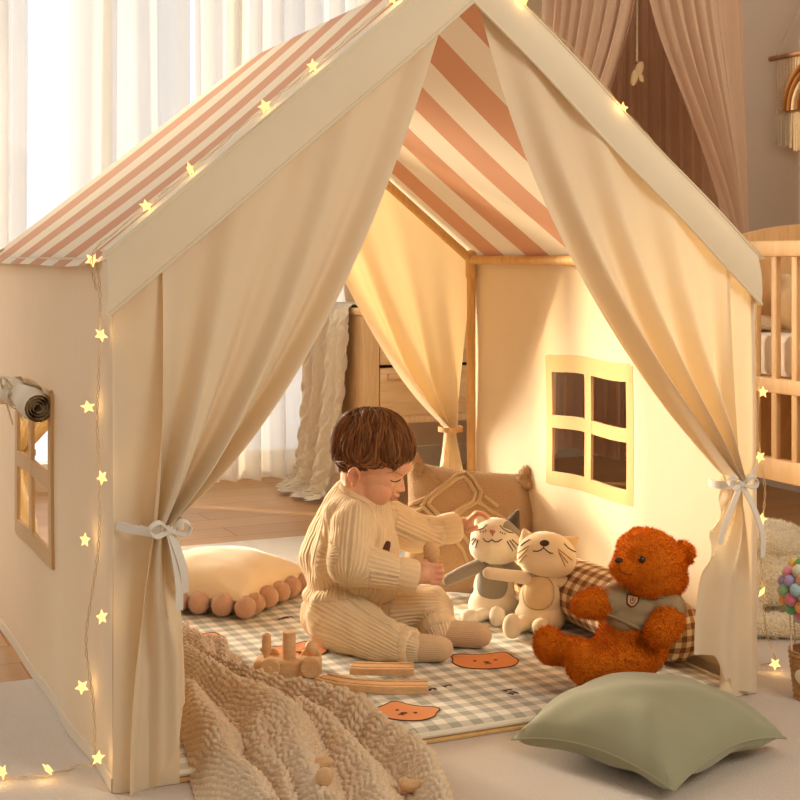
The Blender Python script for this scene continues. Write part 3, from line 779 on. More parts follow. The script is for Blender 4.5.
def cushion_pts(w, d, hu, hd, pinch=0.10, n=44, droop=0.0, seed=0.0, wr=0.004, p=0.5):
    """pillow: local x, y in +-w/2, +-d/2; upper and lower skins share the seam"""
    def sk(sgn, h):
        def fn(u, v):
            x, y = 2 * u - 1, 2 * v - 1
            e = ((1 - x * x) * (1 - y * y))
            z = h * max(e, 0) ** p
            px = x * (1 - pinch * (1 - y * y) * abs(x)); py = y * (1 - pinch * (1 - x * x) * abs(y))
            rr = (x * x) * (y * y)
            z0 = -droop * rr
            cx = abs(x) * abs(y)
            wn = wr * noise.noise(Vector((x * 2.2 + seed, y * 2.2, sgn))) + wr * 0.8 * cx * sin(9 * (abs(x) - abs(y)) + seed)
            return Vector((px * w / 2, py * d / 2, z0 + sgn * (z + (wn if e > 0 else 0))))
        return fn
    mb = MB(); mb.grid(sk(1, hu), n, n); mb.grid(sk(-1, hd), n, n)
    seam = []
    f = sk(1, 0.0)
    for k in range(n): seam.append(f(k / n, 0))
    for k in range(n): seam.append(f(1, k / n))
    for k in range(n): seam.append(f(1 - k / n, 1))
    for k in range(n + 1): seam.append(f(0, 1 - k / n))
    return mb, seam
def place(mb, m): mb.v = [tuple(m @ Vector(p)) for p in mb.v]

# things lying on the crib mattress
v, f = blob([('e', T(1.985, 0.855, 0.672), (0.068, 0.056, 0.070)), ('e', T(2.08, 0.80, 0.650), (0.080, 0.060, 0.048)), ('e', T(1.955, 0.865, 0.735), (0.018, 0.014, 0.018)), ('e', T(2.02, 0.865, 0.737), (0.018, 0.014, 0.018))], 0.006)
v[:, 2] = np.maximum(v[:, 2], 0.601); mb = MB(); mb.add(v, f); centred('crib_soft_toy', mb, M['cat_tan'], 'round pale soft toy lying inside the crib behind the slats', 'soft toy')
mb, seam = cushion_pts(0.10, 0.11, 0.026, 0.016, n=30); place(mb, Matrix.Translation(T(1.932, 0.935, 0.617)) @ TR.to_4x4())
mb.v = [(p[0], p[1], max(p[2], 0.6005)) for p in mb.v]
centred('crib_pillow', mb, M['cushion_cream'], 'small cream pillow at the far corner of the crib mattress', 'pillow')

# canopy of dusty pink muslin hanging over the corner
def canopy():
    C = Vector((0.775, 4.62, 0)); rad = 0.30
    t = thing('bed_canopy', 'dusty pink muslin canopy with parted drapes hanging beside the crib', 'canopy', (C.x, C.y, 0))
    mb = MB(); mb.tube([C + Vector((rad * cos(g), rad * sin(g), 2.02)) for g in np.linspace(0, 2 * pi, 50)], 0.010); part('hoop', mb, M['crib'], t)
    def drape(a0, a1, open_a, n, z0, seed, inner):
        rnd = random.Random(seed); ph = rnd.random() * 6; mb = MB()
        def fn(u, v):
            z = lerp(2.02, z0, v); sw = sstep(0.20, 1.0, (2.02 - z) / 1.5) * 1.15 + 0.02
            aa0, aa1 = a0, a1
            if open_a > 0: aa0 = a0 + open_a * sw
            if open_a < 0: aa1 = a1 + open_a * sw
            g = lerp(aa0, aa1, u); r = rad * (0.97 + 0.16 * v) + (0.018 * sin(2 * pi * n * u + ph + 0.7 * sin(3 * v)) + 0.008 * sin(2 * pi * n * 2.1 * u + 2 * ph)) * (0.6 + 0.6 * v)
            if inner: r -= 0.03
            return C + Vector((r * cos(g), r * sin(g), z + 0.03 * sin(9 * u) * v))
        mb.grid(fn, n * 10, 40); part('drape', mb, M['pink_drape'], t)
    fr = -pi / 2 - 0.15                            # opening faces the camera
    drape(fr, fr + 1.9, 1.02, 13, 0.16, 1, False)
    drape(fr - 1.9, fr, -0.88, 13, 0.16, 2, False)
    drape(fr + 1.8, fr + 2 * pi - 1.8, 0, 16, 0.12, 3, True)
    mb = MB(); mb.tube([C + Vector((0, 0, 2.5)), C + Vector((0, 0, 2.04))], 0.004)
    for k in range(3): g = k * 2.1; mb.tube([C + Vector((0, 0, 2.30)), C + Vector((rad * cos(g), rad * sin(g), 2.02))], 0.002, 6)
    part('hanging_cord', mb, M['macrame'], t)
    # little charm on a string
    o = K(637, 62, 4.36); ch = thing('hanging_charm', 'small tan felt charm hanging on a string in the canopy opening', 'charm', o - Vector((0, 0, 0.06)))
    mb = MB(); mb.tube([o, Vector((o.x, o.y, 2.02))], 0.0025, 6); mb.tube([Vector((o.x, o.y, 2.02)), Vector((C.x + rad * cos(fr), C.y + rad * sin(fr), 2.02))], 0.0025, 6); part('string', mb, M['macrame'], ch)
    mb = MB(); q = o - Vector((0, 0, 0.035)); mb.ell(q + Vector((0.006, 0, 0.012)), (0.013, 0.009, 0.026), Matrix.Rotation(R(20), 3, 'Y')); mb.ell(q + Vector((-0.008, 0, -0.012)), (0.012, 0.008, 0.026), Matrix.Rotation(R(12), 3, 'Y')); mb.ell(q + Vector((0.012, 0, -0.012)), (0.008, 0.007, 0.016), Matrix.Rotation(R(-20), 3, 'Y'))
    part('felt_body', mb, M['cat_tan'], ch)
canopy()

# macrame with a cord rainbow on the right wall
def macrame():
    xw = XR - 0.012; yc, w, zr = 1.66, 0.42, 1.478
    t = thing('macrame_hanging', 'woven cream wall hanging with a brown cord rainbow and fringe', 'wall hanging', T(xw, yc, zr), ROT)
    mb = MB(); mb.tube([T(xw - 0.006, yc - w / 2 - 0.02, zr), T(xw - 0.006, yc + w / 2 + 0.02, zr)], 0.009); part('rod', mb, M['oak_dark'], t)
    mb = MB(); mb.tube([T(xw - 0.004, yc - w / 2, zr), T(xw, yc, zr + 0.27), T(xw - 0.004, yc + w / 2, zr)], 0.003, 6); part('hanging_string', mb, M['macrame'], t)
    mb = MB(); mb.grid(lambda u, v: T(xw - 0.006 + 0.003 * sin(160 * u), yc + w / 2 - 0.01 - (w - 0.02) * u, zr - 0.006 - 0.185 * v), 120, 12); part('woven_panel', mb, M['macrame'], t)
    for k, (r, mm) in enumerate(((0.135, 'macrame_brown'), (0.113, 'macrame_brown'), (0.090, 'macrame'), (0.068, 'macrame_brown'))):
        mb = MB(); mb.tube([T(xw - 0.018, yc + r * cos(g), zr - 0.19 + r * 1.15 * sin(g)) for g in np.linspace(0, pi, 30)], 0.011, 10); part('rainbow_cord', mb, M[mm], t)
    mb = MB(); rnd = random.Random(2)
    for k in range(46):
        y = yc + w / 2 - 0.012 - (w - 0.024) * k / 45; L = 0.11 + 0.05 * (1 - abs(k - 22.5) / 22.5) + rnd.uniform(-.006, .006)
        mb.tube([T(xw - 0.008, y, zr - 0.185), T(xw - 0.012 + rnd.uniform(-.003, .003), y + rnd.uniform(-.004, .004), zr - 0.185 - L)], [0.0042, 0.003], 6)
    part('fringe', mb, M['macrame'], t)
macrame()

# ------------------------------------------------------------------ play mat and what lies on it
MZ = 0.028                                        # top of the mat
def playmat():
    x0, x1, y0, y1 = 0.035, 1.135, 0.006, 1.02
    z0 = 0.0165
    t = thing('play_mat', 'quilted grey gingham play mat with orange bear faces inside the tent', 'play mat', T((x0 + x1) / 2, (y0 + y1) / 2, z0), ROT)
    mb = MB()
    def fn(u, v):
        e = min(u, 1 - u, v, 1 - v); z = MZ - 0.006 * (1 - sstep(0, 0.03, e)) - 0.0006 * (0.5 + 0.5 * cos(2 * pi * u * 9)) * (0.5 + 0.5 * cos(2 * pi * v * 9)) 
        return Vector((lerp(x0, x1, u) - (x0 + x1) / 2, lerp(y0, y1, v) - (y0 + y1) / 2, z - z0))
    mb.grid(fn, 60, 54)
    part('quilt_top', mb, M['check_mat'], t, 'local')
    mb = MB(); tbox(mb, x0 + 0.003, x1 - 0.003, y0 + 0.003, y1 - 0.003, z0, MZ - 0.0055, 0.003); part('padding', mb, M['binding'], t)
    mb = MB(); pts = [(x0, y0), (x1, y0), (x1, y1), (x0, y1), (x0, y0)]
    for a, b in zip(pts[:-1], pts[1:]): mb.tube([T(*a, MZ - 0.0060), T(*b, MZ - 0.0060)], 0.0052, 8)
    part('binding', mb, M['binding'], t)
    bears = [((486, 662), 0.060, 10), ((405, 713), 0.050, -25), ((198, 641), 0.052, 20), ((297, 652), 0.060, 30)]
    for (px, py), r, a in bears:
        c = ground(px, py, MZ); rot = rotz(R(a) + ROT * 0.0)
        def P(x, y, z): return c + rot @ Vector((x * r, y * r, 0)) + Vector((0, 0, z))
        out = []
        for k in range(64):
            g = 2 * pi * k / 64; x, y = 1.05 * cos(g), 0.80 * sin(g)
            for ex in (-0.62, 0.62):
                d = math.hypot(cos(g) - ex / 1.0, sin(g) - 0.80)
                bump = 0.36 * math.exp(-(d / 0.30) ** 2); x += bump * cos(g); y += bump * sin(g)
            out.append((x * (1 + 0.02 * sin(5 * g)), y))
        mb = MB(); N = len(out)
        mb.add([P(0, 0, 0.0012)] + [P(x * .97, y * .97, 0.0012) for x, y in out] + [P(x, y, -0.0006) for x, y in out], [(0, 1 + k, 1 + (k + 1) % N) for k in range(N)] + [(1 + k, 1 + N + k, 1 + N + (k + 1) % N, 1 + (k + 1) % N) for k in range(N)])
        b = part('bear_print', mb, M['bear'], t)
        b['label'] = 'orange bear face print'
        mb = MB(); mb.tube([P(x, y, 0.0008) for x, y in out + out[:1]], 0.0011, 6)
        for ex in (-0.34, 0.34): mb.ell(P(ex, 0.10, 0.0014), (0.0036, 0.0036, 0.0010), u=12, v=8)
        mb.ell(P(0, -0.10, 0.0014), (0.0065, 0.0045, 0.0012), u=12, v=8); mb.tube([P(-0.1, -0.32, 0.0014), P(0, -0.26, 0.0016), P(0.1, -0.32, 0.0014)], 0.0010, 6)
        part('bear_outline', mb, M['ink'], b)
    rnd = random.Random(4)
    for (px, py) in ((438, 688), (340, 598), (505, 692), (282, 618)):
        c = ground(px, py, MZ); mb = MB()
        for k in range(3):
            o = Vector((rnd.uniform(-.02, .02), rnd.uniform(-.015, .015), 0.0006)); a = rnd.uniform(-.6, .6)
            mb.tube([c + o + Vector((0.008 * cos(g), 0.006 * sin(g) + 0.004 * sin(2 * g + a), 0)) for g in np.linspace(0, 4.5, 14)], 0.0008, 6)
        part('doodle_print', mb, M['ink'], t)
playmat()

# brown tufted cushion leaning at the back
def tufted_cushion():
    c = K(470, 531, 3.30); t = thing('cushion', 'tan boucle cushion with raised diamond tufting leaning at the back of the tent', 'cushion', Vector((c.x, c.y, MZ)))
    mb, seam = cushion_pts(0.315, 0.31, 0.062, 0.055, 0.07, 60, seed=2.0, wr=0.006)
    m = Matrix.Translation(Vector((c.x, c.y, c.z))) @ (rotz(R(12)) @ Matrix.Rotation(R(64), 3, 'X') @ rotz(R(-8))).to_4x4()
    place(mb, m); v = np.array(mb.v); v[:, 2] = np.maximum(v[:, 2], MZ + 0.001)
    f = list(mb.f); bv = bvh_of(v, f); v, f = fuzz(v, f, 5000, 0.004, 0.0006, np.random.default_rng(3))
    mb2 = MB(); mb2.v = v; mb2.f = f; part('cover', mb2, M['brown_knit'], t)
    mb = MB()
    dia = [(422, 506), (428, 497), (457, 475), (466, 473), (474, 480), (481, 492), (478, 502), (450, 519), (444, 524), (436, 520), (422, 506)]
    for dx, sc_ in ((0, 1.0), (0, 0.80)):
        cx, cy = 452, 498
        pts = [(cx + (x - cx) * sc_, cy + (y - cy) * sc_) for x, y in dia]; stitch(mb, bv, pts, 0.0044, 0.002, 8, 5)
    for pts in ([(466, 473), (482, 468)], [(478, 502), (492, 512), (505, 520)], [(484, 497), (498, 507)], [(452, 521), (470, 545), (478, 566)], [(444, 527), (462, 549), (470, 568)], [(424, 508), (412, 514)], [(426, 498), (410, 505)]):
        stitch(mb, bv, pts, 0.0044, 0.002, 8, 6)
    part('tufted_pattern', mb, M['brown_tuft'], t)
    for px, py, rx in ((526, 476, 20), (414, 463, -20)):
        p = hit(bv, px - (6 if rx > 0 else -6), py + 4); p = p if p is not None else K(px, py, 3.28)
        vv, ff = blob([('c', p, K(px + 1, py - 4, p.y), 0.012, 0.015), ('c', p, K(px + 2, py + 8, p.y - 0.01), 0.012, 0.014)], 0.004)
        vv, ff = fuzz(vv, ff, 700, 0.006, 0.0007, np.random.default_rng(5)); mb = MB(); mb.v = vv; mb.f = ff; part('corner_tuft', mb, M['brown_knit'], t)
tufted_cushion()

# cream cushion with pompoms
def pom_cushion():
    e1 = Vector((0.44, 0.90, 0)); e2 = Vector((-0.94, 0.30, 0)); Cn = Vector((-0.336, 3.035, 0)); w = 0.30
    ctr = Cn + e1 * w / 2 + e2 * w / 2; ctr.z = MZ + 0.036
    t = thing('cushion', 'round-edged cream cushion trimmed with blush pompoms lying by the left tent curtain', 'cushion', Vector((ctr.x, ctr.y, MZ)))
    m = Matrix((e1.normalized(), e2.normalized(), Vector((0, 0, 1)))).transposed()
    mb, seam = cushion_pts(w, w * 1.02, 0.076, 0.036, 0.06, 40, seed=4, wr=0.005, p=0.42)
    M4 = Matrix.Translation(ctr) @ m.to_4x4(); place(mb, M4)
    part('cover', mb, M['cushion_cream'], t)
    L = len(seam); rnd = np.random.default_rng(7)
    for k in range(24):
        p = M4 @ seam[int(k / 24 * (L - 1))]
        d = (p - ctr); d.z = 0; d.normalize(); r = 0.0215 + 0.003 * rnd.random()
        q = p + d * 0.010; q.z = MZ + r - 0.001 + 0.004
        mb = MB(); mb.ell((0, 0, 0), 1.0, u=18, v=12); v = np.array(mb.v); n = v.copy(); v *= r
        roughen(v, n, 160, 0.0012, k); v += np.array(q); v, f = fuzz(v, mb.f, 420, 0.0035, 0.0006, rnd)
        mb.v = v; mb.f = f; part('pompom', mb, M['pom'], t)
pom_cushion()

# gingham bolster along the right tent wall
def bolster():
    a, b = T(1.096, 0.125, 0), T(1.096, 0.74, 0); r = 0.066; z = MZ + r
    t = thing('bolster', 'brown gingham bolster cushion lying along the tent wall behind the orange bear', 'cushion', (a + b) / 2 + Vector((0, 0, MZ)), ROT)
    ax = (b - a).normalized(); sd = Vector((ax.y, -ax.x, 0)); mb = MB(); Lh = (b - a).length
    def fn(u, v):
        g = 2 * pi * u; e = min(v, 1 - v); rr = r * (1 - 0.22 * (1 - sstep(0, 0.10, e))) + 0.002 * sin(3 * g + 9 * v)
        p = a + ax * (Lh * v); q = sd * (rr * cos(g)) + Vector((0, 0, rr * sin(g)))
        return Vector((p.x + q.x, p.y + q.y, max(z + q.z, MZ + 0.0006)))
    mb.grid(fn, 48, 60, lambda u, v: (u * 0.45, v * Lh, 0)); part('cover', mb, M['check_bolster'], t)
    for s_, p in ((-1, a), (1, b)):
        mb = MB()
        def en(u, v):
            g = 2 * pi * u; rr = r * 0.78 * (1 - v) * (1 + 0.03 * (1 - v) * sin(12 * g)); d = 0.020 * (1 - (1 - v) ** 2)
            return p + ax * (s_ * d) + sd * (rr * cos(g)) + Vector((0, 0, z + rr * sin(g)))
        mb.grid(en, 48, 8, lambda u, v: (0.03 + 0.07 * (1 - v) * cos(2 * pi * u), 0.07 * (1 - v) * sin(2 * pi * u), 0)); part('end_panel', mb, M['check_bolster'], t)
bolster()

# ------------------------------------------------------------------ soft toys
def mesh_part(name, vf, mat, parent, attrs=None):
    return link(name, vf[0], vf[1], mat, parent, 'world', True, attrs)
def grey_cat():
    Y = 3.06; P = lambda x, y, d=0.0: K(x, y, Y + d)
    base = K(493, 622, Y); t = thing('toy_cat', 'grey and white plush cat with long grey arms under the toddler\'s hand', 'soft toy', Vector((base.x, base.y, MZ)))
    hd = P(496, 540)
    head = blob([('e', hd, (0.056, 0.044, 0.048), Matrix.Rotation(R(8), 3, 'Y')), ('e', P(496, 548, -0.004), (0.058, 0.043, 0.036))], 0.004, 5)
    h = mesh_part('head', head, M['cat_white'], t); bh = bvh_of(*head)
    for (ax, ay, bx, by, mt) in ((513, 526, 518, 511, 'cat_dark'), (481, 525, 476, 515, 'cat_white')):
        e = blob([('c', P(ax, ay, 0.006), P(bx, by, 0.010), 0.017, 0.005), ('c', P(ax - 5 if ax > 500 else ax + 5, ay, 0.006), P(bx, by, 0.010), 0.013, 0.005)], 0.0035); mesh_part('ear', e, M[mt], h)
    mb = MB(); decal(mb, bh, [(506, 521), (512, 522), (518, 529), (521, 538), (517, 535), (510, 530), (503, 527)]); part('head_patch', mb, M['cat_grey'], h)
    # embroidered face
    mb = MB()
    for pts in ([(487, 524.5), (483, 528.5), (478, 530), (472, 531)], [(500, 525.5), (503, 529), (508, 532), (513, 533)],
                [(493, 532), (492.7, 536)], [(483, 538), (485, 541), (488.5, 542), (492, 539.5), (494.5, 541.8), (498, 541.8), (502, 539)],
                [(474, 538), (471.5, 541)], [(476, 538.5), (472, 545)], [(478, 540), (475.5, 548)], [(507, 541), (513, 551)], [(509.5, 540), (516, 549)], [(512, 539.5), (518.5, 546)],
                [(480, 531), (480.5, 532.5)], [(483, 531), (483.6, 532.4)], [(485.5, 530), (486, 531.4)], [(500.5, 531.5), (500.2, 533)], [(502.5, 532.5), (502.2, 534)], [(505, 533), (504.8, 534.4)]):
        stitch(mb, bh, pts, 0.0011, 0.0004)
    part('stitched_face', mb, M['thread'], h)
    mb = MB(); decal(mb, bh, [(489.7, 530.5), (495.6, 530.8), (492.8, 535)], 0.0016, 3); part('nose', mb, M['nose_pink'], h)
    body = blob([('e', P(493, 605), (0.054, 0.044, 0.044)), ('e', P(494, 586), (0.044, 0.038, 0.044)), ('e', P(495, 568), (0.030, 0.028, 0.030))], 0.0045, 5)
    body[0][:, 2] = np.maximum(body[0][:, 2], MZ + 0.0008); bo = mesh_part('body', body, M['cat_white'], t); bb = bvh_of(*body)
    mb = MB(); decal(mb, bb, [(481, 562), (486, 560), (502, 560), (507, 563), (508, 575), (507, 590), (501, 598), (490, 599), (480, 595), (477, 585), (478, 572)]); part('belly_patch', mb, M['cat_grey'], bo)
    mb = MB(); b0 = hit(bb, 489, 561, 0.010) or P(489, 561, -0.04); mb.box(b0, (0.014, 0.010, 0.020), Matrix.Rotation(R(10), 3, 'Y'), 0.003); part('bow', mb, M['cat_dark'], bo)
    arm = blob([('c', P(480, 565, -0.010), P(462, 573, -0.025), 0.015, 0.015), ('c', P(462, 573, -0.025), P(448, 580, -0.035), 0.015, 0.013)], 0.004); mesh_part('arm', arm, M['cat_grey'], t)
    arm = blob([('c', P(507, 564, 0.0), P(516, 572, -0.010), 0.015, 0.015), ('c', P(516, 572, -0.01), P(522, 582, 0.01), 0.014, 0.012)], 0.004); mesh_part('arm', arm, M['cat_grey'], t)
    for x, y, d, r in ((470, 617, -0.085, (0.020, 0.016, 0.017)), (497, 619, -0.095, (0.017, 0.016, 0.022))):
        c = P(x, y, d); c.z = max(c.z, MZ + r[2] + 0.001)
        lg = blob([('e', c, r), ('c', c + Vector((0.004, 0.012, -0.004)), P(488 if x < 480 else 499, 613, -0.025), 0.012, 0.016)], 0.004)
        lg[0][:, 2] = np.maximum(lg[0][:, 2], MZ + 0.0008); mesh_part('leg', lg, M['cat_white'], t)
grey_cat()
def cream_cat():
    Y = 2.955; P = lambda x, y, d=0.0: K(x, y, Y + d)
    base = K(540, 632, Y); t = thing('toy_cat', 'cream plush cat with brown nose and oval tummy patch beside the orange bear', 'soft toy', Vector((base.x, base.y, MZ)))
    tilt = Matrix.Rotation(R(10), 3, 'Y')
    head = blob([('e', P(547, 554), (0.062, 0.046, 0.046), tilt), ('e', P(546, 560, -0.004), (0.062, 0.045, 0.036), tilt)], 0.004, 5)
    h = mesh_part('head', head, M['cat_cream'], t); bh = bvh_of(*head)
    for ax, ay, bx, by, mt in ((526, 542, 524, 530, 'cat_cream'), (570, 545, 577, 538, 'cat_tan')):
        e = blob([('c', P(ax, ay, 0.008), P(bx, by, 0.012), 0.016, 0.005), ('c', P(ax + (5 if ax < 540 else -6), ay - 3, 0.008), P(bx, by, 0.012), 0.012, 0.005)], 0.0035); mesh_part('ear', e, M[mt], h)
    mb = MB(); decal(mb, bh, oval(544.5, 543.2, 4.8, 3.1, 20), 0.003, 4); part('nose', mb, M['nose_brown'], h)
    mb = MB()
    for pts in ([(544, 546), (543.5, 548)], [(533, 551), (537.5, 551.3), (541, 550), (543.5, 547.8), (547, 551), (550, 553), (553, 553.3)], [(564, 543.5), (568, 548), (573, 551), (576, 552)], [(521, 546), (525, 542.5), (530, 539.5)]):
        stitch(mb, bh, pts, 0.0012, 0.0004)
    part('stitched_face', mb, M['thread'], h)
    mb = MB()
    for pts in ([(518, 559), (523, 554), (528, 549)], [(517, 554), (522, 550), (529, 546)], [(519, 563), (523, 558), (527, 555)]): stitch(mb, bh, pts, 0.0011, 0.0004)
    part('whiskers', mb, M['thread_tan'], h); mb = MB()
    for pts in ([(558, 549), (566, 555), (572, 560)], [(558, 551), (564, 558), (568, 563)], [(559, 553), (562, 559), (565, 566)]):
        stitch(mb, bh, pts, 0.0011, 0.0004)
    part('whiskers', mb, M['thread_tan'], h)
    body = blob([('e', P(540, 616), (0.053, 0.046, 0.042)), ('e', P(541, 598), (0.046, 0.040, 0.044)), ('e', P(543, 580), (0.036, 0.030, 0.028))], 0.0045, 5)
    body[0][:, 2] = np.maximum(body[0][:, 2], MZ + 0.0008); bo = mesh_part('body', body, M['cat_cream'], t); bb = bvh_of(*body)
    mb = MB(); decal(mb, bb, oval(538.5, 593, 15.0, 16.5, 30, 0, 2.4), 0.003); part('tummy_patch', mb, M['cat_tan'], bo)
    mb = MB(); o = oval(538.5, 593, 15.4, 16.9, 30, 0, 2.4); stitch(mb, bb, o + o[:1], 0.0011, 0.0006, 6, 3); part('patch_seam', mb, M['thread_tan'], bo)
    arm = blob([('c', P(526, 578, -0.012), P(503, 575, -0.052), 0.014, 0.013), ('c', P(503, 575, -0.052), P(488, 573, -0.060), 0.013, 0.0125)], 0.004); mesh_part('arm', arm, M['cat_cream'], t)
    arm = blob([('c', P(559, 582, -0.004), P(580, 585, -0.018), 0.014, 0.013), ('c', P(580, 585, -0.018), P(597, 588, -0.03), 0.013, 0.010)], 0.004); mesh_part('arm', arm, M['cat_cream'], t)
    for x, y, d, r in ((512, 628, -0.085, (0.020, 0.017, 0.026)), (541, 631, -0.075, (0.020, 0.017, 0.020))):
        c = P(x, y, d); c.z = max(c.z, MZ + r[2] + 0.001)
        lg = blob([('e', c, r), ('c', c + Vector((0.004, 0.012, -0.006)), P(526 if x < 520 else 545, 622, -0.02), 0.014, 0.018)], 0.004)
        lg[0][:, 2] = np.maximum(lg[0][:, 2], MZ + 0.0008); mesh_part('leg', lg, M['cat_cream'], t)
cream_cat()

M['fur_seam'] = plain('dark_ginger_thread', S(150, 74, 18), 0.9)
def teddy():
    Y = 2.60; P = lambda x, y, d=0.0: K(x, y, Y + d * 0.85); rng = np.random.default_rng(11)
    base = P(632, 668); t = thing('teddy_bear', 'fluffy orange teddy bear in an olive grey jersey sitting against the gingham bolster', 'teddy bear', Vector((base.x, base.y, MZ)))
    def fur(prims, n, vox=0.0045, sm=3, seams=()):
        v, f = blob(prims, vox, sm)
        nn = normals(v, f); roughen(v, nn, 120, 0.0016, 1.3); roughen(v, nn, 60, 0.0018, 4.1)
        for (c, vec, r) in seams: push(v, c, vec, r)
        v[:, 2] = np.maximum(v[:, 2], MZ + 0.001)
        raw = (v.copy(), list(f)); v, f = fuzz(v, f, n, 0.0055, 0.0008, rng); return (v, f), raw
    hc = P(650, 565)
    (hv, raw) = fur([('e', hc, (0.066, 0.064, 0.061)), ('e', P(653, 578), (0.062, 0.060, 0.040)), ('e', P(646, 552), (0.054, 0.055, 0.042)), ('c', P(634, 571, -0.03), P(621, 568, -0.050), 0.032, 0.021)], 9000)
    hd = mesh_part('head', hv, M['fur'], t); bh = bvh_of(*raw)
    for x, y, d, rr in ((682, 554, 0.0, (0.024, 0.014, 0.025)), (638, 537, 0.035, (0.020, 0.014, 0.017))):
        ev, _ = fur([('e', P(x, y, d), rr, Matrix.Rotation(R(25 if x > 660 else -20), 3, 'Y')), ('e', P(x - (4 if x > 660 else -2), y + 5, d), (rr[0] * .8, 0.014, rr[2] * .7))], 1800); mesh_part('ear', ev, M['fur'], hd)
    for q in ((642, 559.5), (614.5, 554)):
        p = hit(bh, q[0], q[1], 0.001)
        if p is not None: mb = MB(); mb.ell(p, 0.0062); part('eye', mb, M['bead'], hd)
    p = hit(bh, 619, 561, 0.002)
    mb = MB(); mb.ell(p if p is not None else P(619, 561, -0.06), (0.0075, 0.006, 0.005)); part('nose', mb, M['nose_brown'], hd)
    mb = MB(); stitch(mb, bh, [(619, 564), (620, 570), (625, 574), (632, 574)], 0.0012, 0.001); part('mouth', mb, M['fur_seam'], hd)
    # body and limbs
    bv, braw = fur([('e', P(631, 646), (0.068, 0.060, 0.056)), ('e', P(634, 626), (0.063, 0.054, 0.050)), ('e', P(641, 605), (0.052, 0.046, 0.036))], 7000); mesh_part('body', bv, M['fur'], t)
    av, _ = fur([('c', P(611, 603, -0.02), P(592, 604, -0.05), 0.025, 0.027), ('c', P(592, 604, -0.05), P(582, 606, -0.06), 0.027, 0.021)], 3500); mesh_part('arm', av, M['fur'], t)
    av, _ = fur([('c', P(668, 606, -0.03), P(667, 622, -0.065), 0.027, 0.031), ('c', P(667, 622, -0.065), P(659, 633, -0.085), 0.031, 0.027)], 4500); mesh_part('arm', av, M['fur'], t)
    lv, _ = fur([('c', P(616, 655, -0.02), P(578, 653, -0.035), 0.027, 0.024), ('c', P(578, 652, -0.035), P(556, 650, -0.04), 0.025, 0.027), ('e', P(549, 645, -0.045), (0.028, 0.026, 0.034))], 6000); mesh_part('leg', lv, M['fur'], t)
    lv, _ = fur([('c', P(640, 657, -0.050), P(612, 664, -0.095), 0.031, 0.027), ('c', P(612, 664, -0.095), P(592, 667, -0.12), 0.026, 0.026), ('e', P(582, 663, -0.135), (0.029, 0.027, 0.041), Matrix.Rotation(R(-10), 3, 'Y'))], 6500); mesh_part('leg', lv, M['fur'], t)
    # jersey: body tube and two short sleeves
    jv, jf = blob([('e', P(641, 606), (0.0575, 0.053, 0.034)), ('e', P(636, 617), (0.0665, 0.058, 0.032)), ('c', P(652, 594), P(647, 600), 0.036, 0.045),
                   ('c', P(620, 598, -0.008), P(606, 603, -0.028), 0.030, 0.029), ('c', P(662, 600, -0.012), P(668, 610, -0.040), 0.034, 0.034)], 0.004, 4)
    nn = normals(jv, jf); roughen(jv, nn, 28, 0.0045, 2.2); jo = mesh_part('jersey', (jv, jf), M['jersey'], t); bj = bvh_of(jv, jf)
    mb = MB(); stitch(mb, bj, [(600, 611.5), (612, 616), (625, 622), (642, 630)], 0.0030, 0.0006, 8, 6); stitch(mb, bj, [(626, 590), (637, 593), (650, 597), (664, 598)], 0.0028, 0.0006, 8, 5); part('jersey_hem', mb, M['jersey'], jo)
    mb = MB(); o = [(627.5, 594.5), (633, 595.5), (639, 596.8), (638.2, 602), (635, 606), (631.5, 607), (627.5, 604), (626.8, 599)]; decal(mb, bj, o, 0.0018, 4); part('badge', mb, M['badge'], jo)
    mb = MB(); stitch(mb, bj, o + o[:1], 0.0013, 0.0012, 6, 3); stitch(mb, bj, [(630.5, 599), (630.5, 603), (633, 604.5), (635, 602.5), (635.5, 599.5)], 0.0007, 0.0022, 6, 3); stitch(mb, bj, [(633, 598.5), (632.8, 602)], 0.0007, 0.0022, 6, 3); part('badge_stitching', mb, M['badge_edge'], jo)
teddy()

# ------------------------------------------------------------------ wooden toys
def train():
    Y = 2.62; P = lambda x, y, d=0.0: K(x, y, Y + d); s_ = Y / F_PX
    t = thing('toy_train', 'plain wooden toy train engine with peg chimneys on the gingham mat', 'toy train', Vector((P(290, 686).x, Y, MZ)))
    ax = Matrix.Rotation(R(-4), 3, 'Z')
    c = P(288, 669, 0.02); mb = MB(); mb.box(c, (0.122, 0.048, 0.040), ax, 0.006, 3); part('body', mb, M['beech'], t)
    def up(px, prof, name):
        b = P(px, 659.5, 0.02); mb = MB(); mb.lathe(prof, (b.x, b.y, c.z + 0.0195), 20); part(name, mb, M['beech'], t)
    up(266.5, [(0.0055, 0), (0.0055, 0.008), (0.0085, 0.012), (0.0090, 0.030), (0.0080, 0.044), (0.004, 0.047), (0, 0.0475)], 'peg_figure')
    up(289, [(0.0125, 0), (0.0125, 0.048), (0.0118, 0.050), (0, 0.050)], 'chimney')
    up(311.5, [(0.004, 0), (0.004, 0.006), (0.009, 0.009), (0.0128, 0.018), (0.0128, 0.021), (0.009, 0.030), (0.003, 0.0335), (0, 0.0338)], 'ball_peg')
    for px in (270, 311):
        for dy in (-0.012, 0.052):
            q = P(px, 676.5, dy); r = 0.0195 if px > 300 else 0.0185; mb = MB()
            mb.lathe([(r * .9, -0.006), (r, -0.004), (r, 0.004), (r * .9, 0.006), (0.004, 0.006), (0.0035, 0.008), (0, 0.008)], (q.x, q.y, MZ + r + 0.0005), 28, Matrix.Rotation(R(90), 3, 'X')); part('wheel', mb, M['beech'], t)
train()
